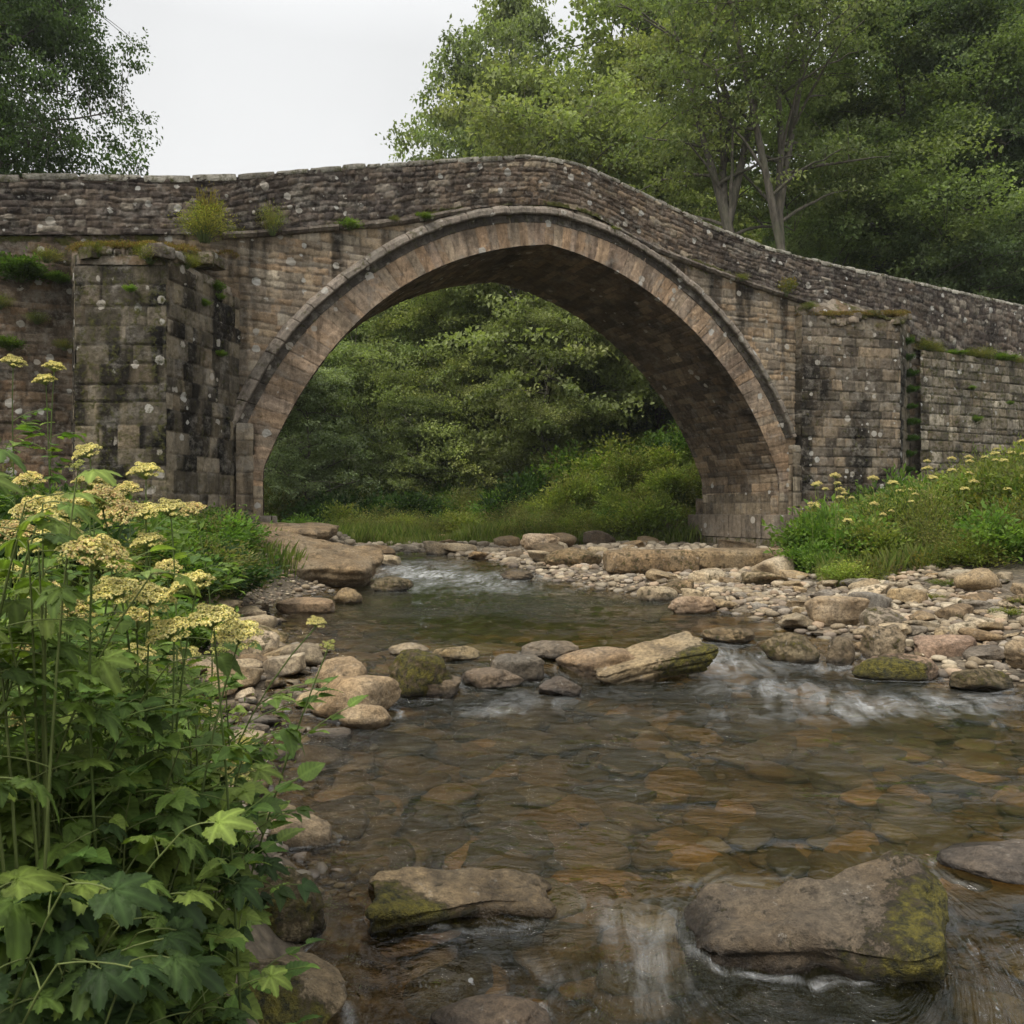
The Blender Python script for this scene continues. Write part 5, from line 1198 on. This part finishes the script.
# ---------------------------------------------------------------- the flowering bank in the left foreground
def leaf_shape(kind, seed=0):
    """unit leaf along +X, base at the origin, up +Z; returns verts, quads/tris and the vein mask"""
    rg = np.random.default_rng(seed)
    if kind == 'ovate':
        n, m = 22, 9; t = np.linspace(0, 1, n); wv = .36*np.sin(np.pi*np.clip(t, 0, 1)**.72)**.85*(1-.15*t)
        wv = wv*(1+.12*((t*13) % 1))+.004; k = np.linspace(-1, 1, m)
        A, K = np.meshgrid(t, k, indexing='ij'); Wd = np.repeat(wv[:, None], m, 1)
        x = A+.10*np.abs(K)*Wd*-1; y = K*Wd; vein = np.minimum(np.abs(K)*6, np.abs(((A*7-np.abs(K)*1.4) % 1)-.5)*3.2)
        z = .16*np.abs(y)-.20*A**2+.025*np.sin((A*7-np.abs(K)*1.4)*2*np.pi)*np.abs(K)
        V = np.stack([x, y, z], -1).reshape(-1, 3); return V, gridfaces(n, m), np.clip(vein, 0, 1).ravel()
    lobes = [(0, 1.0, .50), (.88, .82, .50), (-.88, .82, .50), (1.8, .62, .5), (-1.8, .62, .5)]
    n, m = 121, 12; th = np.linspace(-2.75, 2.75, n); r = np.zeros(n); da = np.full(n, 9.)
    for a, l, wdt in lobes:
        r = np.maximum(r, l*np.exp(-((th-a)/wdt)**2*.9)); da = np.minimum(da, np.abs(th-a))
    r = np.maximum(r, .5); r = r*(1+.13*((np.abs(th)*7.5) % 1)); q = np.linspace(0, 1, m)
    TH_, Q_ = np.meshgrid(th, q, indexing='ij'); Rr = r[:, None]*Q_; dA = np.repeat(da[:, None], m, 1)
    x = Rr*np.cos(TH_)*.62+.30*Q_**.5*0+.0; y = Rr*np.sin(TH_)*.62
    z = -.22*Rr**2+.10*dA*Rr+.03*np.sin(Rr*22)*dA
    sec = np.abs(((Rr*6.5-dA*2.6) % 1)-.5); z = z+.012*np.cos((Rr*6.5-dA*2.6)*2*np.pi)*np.minimum(1, dA*6)
    vein = np.minimum(np.clip(dA*Rr*11, 0, 1), .45+.55*np.clip(sec*7, 0, 1))
    V = np.stack([x, y, z], -1).reshape(-1, 3); V = V+np.array([.02, 0, 0]); return V, gridfaces(n, m), vein.ravel()
LS = {'ovate': leaf_shape('ovate'), 'lobed': leaf_shape('lobed')}
def put_leaf(acc, kind, p, d, up, L, c, bend=0.):
    V, Q, v = LS[kind]; d = nrm(d); s_ = nrm(np.cross(up, d)); u = np.cross(d, s_)
    W = V.copy(); W[:, 2] -= bend*W[:, 0]**2
    P = p+L*(W[:, :1]*d+W[:, 1:2]*s_+W[:, 2:]*u)
    acc.add(P, Q, col=np.array(c)[None]*(1.5-.58*v[:, None])*(1+.1*np.sin(W[:, :1]*9)))
def floret_head(seed, r=.05, umb=26, nf=26, pal=None, loose=.0):
    """flat-topped umbel: rays, umbellets, tiny five-petalled florets; centre of the ray fan at the origin"""
    rg = np.random.default_rng(seed); st = Acc(); fl = Acc()
    for i in range(umb):
        a = i*2.39996; k = math.sqrt((i+.5)/umb); e = np.array([math.cos(a)*k*r, math.sin(a)*k*r, r*(1.0-.62*k*k)+rg.normal()*r*.09])*(1+loose*rg.normal()*.2)
        V, Q = tube(bez((0, 0, 0), (e[0]*.45, e[1]*.45, e[2]*.75), e, 5), .0008+.004*r, 3); st.add(V, Q, col=(.20, .25, .07))
        ur = r*rg.uniform(.19, .30); n = nf; d = rand_dirs(n, rg); d[:, 2] = np.abs(d[:, 2])*.8; P = e+d*ur
        N = nrm(d+np.array([0, 0, .5])); D = nrm(np.cross(N, rand_dirs(n, rg))); Ls = ur*rg.uniform(.34, .55, n)
        c = pick(pal, n, rg, .18)*rg.uniform(.85, 1.12)
        for k2 in range(2):
            D2 = D if k2 == 0 else np.cross(N, D)
            V, Q = leafquads(P-D2*Ls[:, None]*.5, D2, N, Ls, Ls*.55, .12); fl.add(V, Q, col=np.repeat(c, 4, 0))
        for q_ in d[:8]:
            V, Q = tube([e, e+q_*ur*.95], .0007, 3); st.add(V, Q, col=(.22, .26, .08))
    return st.data('rays', M_STEM), fl.data('florets', M_FLOW, False)
CREAM = [(.74, .66, .26), (.82, .75, .38), (.68, .60, .20), (.74, .62, .28)]
TAN_ = [(.60, .42, .20), (.55, .36, .17), (.62, .48, .25)]
GRN = [(.40, .46, .12), (.48, .50, .17)]
HEADS = [floret_head(31, .05, 34, 50, CREAM), floret_head(32, .05, 30, 46, CREAM+TAN_[:1]), floret_head(33, .05, 32, 48, TAN_+CREAM[:2]), floret_head(34, .05, 16, 40, GRN+CREAM[:1], .8)]
SPEC = [  # px, py, width px, kind, wording
 (13, 361, 22, 0), (54, 366, 19, 0), (46, 379, 20, 0), (90, 450, 26, 0), (78, 465, 17, 3), (90, 481, 30, 0), (146, 470, 30, 0), (38, 506, 42, 1), (66, 505, 42, 0), (103, 497, 42, 2), (123, 510, 38, 2),
 (171, 507, 32, 0), (195, 508, 24, 2), (17, 531, 40, 2), (36, 545, 25, 0), (92, 550, 62, 1), (115, 562, 32, 0), (195, 582, 42, 0), (51, 590, 34, 2), (118, 588, 44, 0), (150, 594, 42, 0), (70, 609, 40, 1), (31, 650, 36, 2),
 (137, 618, 40, 1), (174, 628, 42, 0), (214, 616, 46, 0), (238, 630, 44, 0), (137, 654, 34, 0), (316, 621, 18, 0), (328, 644, 15, 3), (20, 716, 36, 2), (14, 754, 36, 0), (46, 695, 18, 0), (236, 765, 34, 0), (242, 779, 32, 3),
 (205, 894, 18, 1), (166, 962, 26, 0), (183, 872, 15, 2), (106, 815, 13, 0), (150, 540, 30, 0), (10, 570, 34, 0), (168, 566, 26, 1), (84, 628, 34, 0), (108, 672, 30, 0), (56, 566, 26, 3), (184, 652, 28, 0), (222, 650, 26, 3), (30, 478, 26, 1), (128, 488, 26, 1), (60, 528, 36, 0), (146, 510, 30, 0),
 (176, 690, 22, 0), (128, 705, 20, 1), (66, 724, 22, 0), (206, 712, 20, 0), (98, 750, 18, 0), (160, 760, 18, 3), (30, 800, 18, 0), (218, 820, 18, 0), (62, 680, 26, 0), (188, 800, 16, 1), (130, 846, 14, 0), (246, 742, 20, 0)]
WORD = {0: 'cream', 1: 'cream and buff', 2: 'faded tan', 3: 'greenish'}
def near_word(px, py, wpx):
    if py < 400: return 'high on the left edge of the picture'
    if px > 300: return 'on the bowed stalk reaching out over the pool'
    if py > 800: return 'low among the big leaves at the bottom left'
    a = 'far left' if px < 45 else 'left' if px < 110 else 'right-hand side' if px > 180 else 'middle'
    b = 'top' if py < 490 else 'upper part' if py < 545 else 'centre' if py < 610 else 'lower part' if py < 700 else 'foot'
    return f'at the {b} of the flower bank, {a}'
rg = np.random.default_rng(41); used_l = {}
HERBP = [(.13, .20, .04), (.10, .17, .035), (.16, .22, .05), (.085, .15, .035)]
for i, (px, py, wp_, kd) in enumerate(SPEC):
    D = float(np.clip(.088*F/wp_, 1.35, 3.1)); 
    if 300 < px: D = 2.0
    hp = scr(px, py, D); rad = wp_*D/F/2; gx = hp[0]+rg.uniform(-.14, .02); gy = hp[1]+rg.uniform(-.05, .2)
    if px > 300: gx, gy = hp[0]-.33, hp[1]+.05
    if py > 800: gx = hp[0]-.15
    z0 = max(gz(gx, gy), .12) if px > 300 else gz(gx, gy)
    lb_ = f'{WORD[kd]} flower head {near_word(px, py, wp_)}'
    wsz = 'broad ' if wp_ >= 40 else 'small ' if wp_ <= 22 else ''
    lb_ = wsz+lb_; used_l[lb_] = used_l.get(lb_, 0)+1
    e = empty('umbel_flower', (gx, gy, z0-.03), 0, lb_, 'wildflower'); e['_l'] = lb_
    top = hp-np.array([gx, gy, z0-.03])-np.array([0, 0, rad*.65]); bend = rg.uniform(-.12, .12)
    P = bez((0, 0, 0), (top[0]*.25+bend, top[1]*.3, top[2]*.65), top, 12)
    a = Acc(); V, Q = tube(P, np.linspace(.0036, .0018, 12), 6); a.add(V, Q, col=(.10, .14, .04)); lf = Acc()
    for j in range(12):     # divided leaves along the stem
        k = rg.uniform(.12, .86); p = np.array([np.interp(k, np.linspace(0, 1, 12), P[:, q]) for q in range(3)]); az = rg.uniform(0, 6.28); d = np.array([math.cos(az), math.sin(az), rg.uniform(.1, .7)]); d = nrm(d)
        Lp = rg.uniform(.07, .19); tip = p+d*Lp; V, Q = tube(bez(p, p+d*Lp*.5+np.array([0, 0, .02]), tip, 5), .0013, 4); a.add(V, Q, col=(.14, .19, .05))
        for q in range(5):
            s_ = (.35, .35, .7, .7, 1)[q]; sd = (1, -1, 1, -1, 0)[q]; dd = nrm(d+np.array([-d[1], d[0], 0])*sd*.9+rg.normal(size=3)*.15)
            put_leaf(lf, 'ovate', p+d*Lp*s_, dd, np.array([rg.normal()*.3, rg.normal()*.3, 1.]), rg.uniform(.028, .062), pick(HERBP, 1, rg)[0], .2)
    link('stem', a.data('stem', M_STEM), e); link('leaves', lf.data('leaves', M_HERB), e)
    hd = empty('flower_head', tuple(top)); hd.parent = e; rad = rad*.98; hd.scale = (rad/.05,)*3; hd.rotation_euler = (rg.uniform(.0, .5), rg.uniform(-.3, .3), 0)
    h0, h1 = HEADS[kd]; link('rays', h0, hd); link('florets', h1, hd)
fl_objs = [o for o in bpy.data.objects if '_l' in o]
for o in fl_objs:
    l = o['_l']
    if used_l[l] > 1: o['group'] = 'flower heads: '+l[:50]
    del o['_l']

# broad-leaved plants
def leafy(px0, px1, py0, py1, D0, D1, n, kind, Lr, pal, label, group, seed, name='broadleaf_herb', stem_h=(.25, .7), nl=9, tri=False):
    rg = np.random.default_rng(seed)
    for i in range(n):
        px, py, D = rg.uniform(px0, px1), rg.uniform(py0, py1), rg.uniform(D0, D1); top = scr(px, py, D); gx, gy = top[0]+rg.uniform(-.15, .08), top[1]+rg.uniform(-.05, .15); z0 = gz(gx, gy)
        if top[2]-z0 < .08: top[2] = z0+.1
        e = empty(name, (gx, gy, z0-.03), 0, label, 'leafy plant', group); T0 = top-np.array([gx, gy, z0-.03])
        st = Acc(); lf = Acc()
        for s_i in range(3):
            tt = T0*np.array([1, 1, rg.uniform(.65, 1)])+np.array([rg.normal()*.09, rg.normal()*.09, 0]); P = bez((0, 0, 0), (tt[0]*.2, tt[1]*.2, tt[2]*.7), tt, 10)
            V, Q = tube(P, np.linspace(.004, .0015, 10), 5); st.add(V, Q, col=(.12, .15, .045))
            for j in range(nl):
                k = 1-(j/nl)**1.1*.85; p = np.array([np.interp(k, np.linspace(0, 1, 10), P[:, q]) for q in range(3)])
                az = j*2.4+rg.uniform(-.6, .6); d = nrm(np.array([math.cos(az), math.sin(az), rg.uniform(-.25, .45)])); Lp = rg.uniform(.04, .11)
                tip = p+d*Lp; V, Q = tube(bez(p, (p+tip)/2+np.array([0, 0, .012]), tip, 5), .0012, 4); st.add(V, Q, col=(.13, .16, .05))
                L = rg.uniform(*Lr)*(.55+.45*(1-k+.3)); c = pick(pal, 1, rg, .28)[0]
                dd = d*np.array([1, 1, .2])+np.array([0, 0, rg.uniform(-.45, .15)]); up = np.array([rg.normal()*.25, rg.normal()*.25-.15, 1.])
                if tri:
                    for az2 in (0, .95, -.95):
                        c2, s2 = math.cos(az2), math.sin(az2); d3 = np.array([dd[0]*c2-dd[1]*s2, dd[0]*s2+dd[1]*c2, dd[2]]); put_leaf(lf, kind, tip, d3, up, L*.75, c, rg.uniform(.1, .5))
                else: put_leaf(lf, kind, tip, dd, up, L, c, rg.uniform(.1, .5))
        link('stems', st.data('stems', M_STEM), e); link('leaves', lf.data('leaves', M_HERB), e)
LG = [(.10, .155, .032), (.135, .19, .038), (.075, .12, .028), (.145, .195, .04)]
DG = [(.036, .065, .018), (.048, .08, .022), (.028, .052, .016)]
leafy(-25, 96, 850, 1010, 1.15, 1.7, 13, 'lobed', (.10, .16), DG, 'large-leaved plant with dark lobed leaves at the bottom left corner', 'large-leaved plants at the bottom left', 1, nl=7)
leafy(-20, 138, 740, 900, 1.25, 1.9, 15, 'lobed', (.08, .14), LG+DG[:1], 'lobed-leaved plant in the lower half of the flower bank', 'lobed-leaved plants of the flower bank', 2, nl=8)
leafy(-20, 200, 670, 810, 1.5, 2.4, 17, 'ovate', (.07, .12), LG, 'bright green toothed-leaf plant among the cream flowers', 'toothed-leaf plants of the flower bank', 3, nl=9, tri=True)
leafy(130, 215, 740, 870, 1.7, 2.3, 8, 'ovate', (.05, .09), LG+DG, 'trailing small-leaved plant hanging over the boulders at the left water edge', 'trailing plants over the boulders', 4, nl=12, tri=True)
leafy(-20, 190, 590, 700, 1.9, 2.9, 15, 'ovate', (.06, .10), LG+[(.17, .25, .06)], 'fresh green plant in the middle of the flower bank', 'fresh green plants in mid bank', 5, nl=10, tri=True)
leafy(-20, 150, 535, 610, 2.3, 3.4, 14, 'ovate', (.05, .09), LG+[(.18, .24, .07)], 'light green plant at the top of the flower bank', 'light green plants at the top of the bank', 6, nl=10, tri=True)
leafy(-30, 70, 600, 770, 1.3, 1.8, 9, 'ovate', (.06, .10), LG, 'leafy plant crowding the flower stalks at the left edge', 'plants crowding the stalks at the left edge', 9, nl=11, tri=True)
leafy(-40, 22, 385, 490, 1.2, 1.5, 9, 'lobed', (.09, .14), LG+[(.14, .21, .04)], 'tall plant with hanging lobed leaves at the left edge above the flowers', 'tall plants at the left edge', 7, nl=7)
leafy(90, 160, 940, 1020, 1.5, 1.9, 3, 'lobed', (.05, .08), DG, 'small dark-leaved plant on the tan boulder at the bottom', 'small plants by the tan boulder', 8, nl=8)
SD['near'] = shrub_data(16, .8, 1.1, 4200, .045, [(.13, .19, .04), (.18, .23, .05), (.23, .26, .07), (.10, .16, .035)], 46, .5, .5)
for i in range(64):
    D = rg.uniform(1.8, 5.8); X = float(li(D))-rg.uniform(.55, 3.2)-(.8 if 4.4 < D < 8 else 0); shrub('near', (X, D, gz(X, D)-.05), rg.uniform(.26, .44), 'fine-leaved herb clump filling the flower bank behind the flowers', 'leafy plant', 'herb_clump', 'fine-leaved clumps of the flower bank', rg.uniform(.9, 1.4), tuple(rg.uniform(.85, 1.2)*np.array([1, 1, 1])))
# cream flowers dotted over the right bank
for i in range(60):
    D = rg.uniform(13.3, 17.5); px = rg.uniform(812, 1020); X = (px-512)/F*D; z0 = gz(X, D); hz = rg.uniform(.8, 1.7)
    e = empty('umbel_flower', (X, D, z0), 0, 'yellowish flat flower heads dotted over the herbs right of the arch', 'wildflower', 'flowers on the right bank')
    V, Q = tube(bez((0, 0, 0), (.02, 0, hz*.6), (rg.uniform(-.1, .1), 0, hz), 6), .005, 4); link('stem', mesh_data('stem', V, Q, M_STEM, {'col': np.tile([.15, .19, .05], (len(V), 1))}), e)
    h0, h1 = HEADS[i % 2]; k = rg.uniform(1.0, 1.9); hd = empty('flower_head', (P[-1][0]*0+V[-1][0], V[-1][1], hz-.03)); hd.parent = e; hd.scale = (k,)*3; link('florets', h1, hd); link('rays', h0, hd)
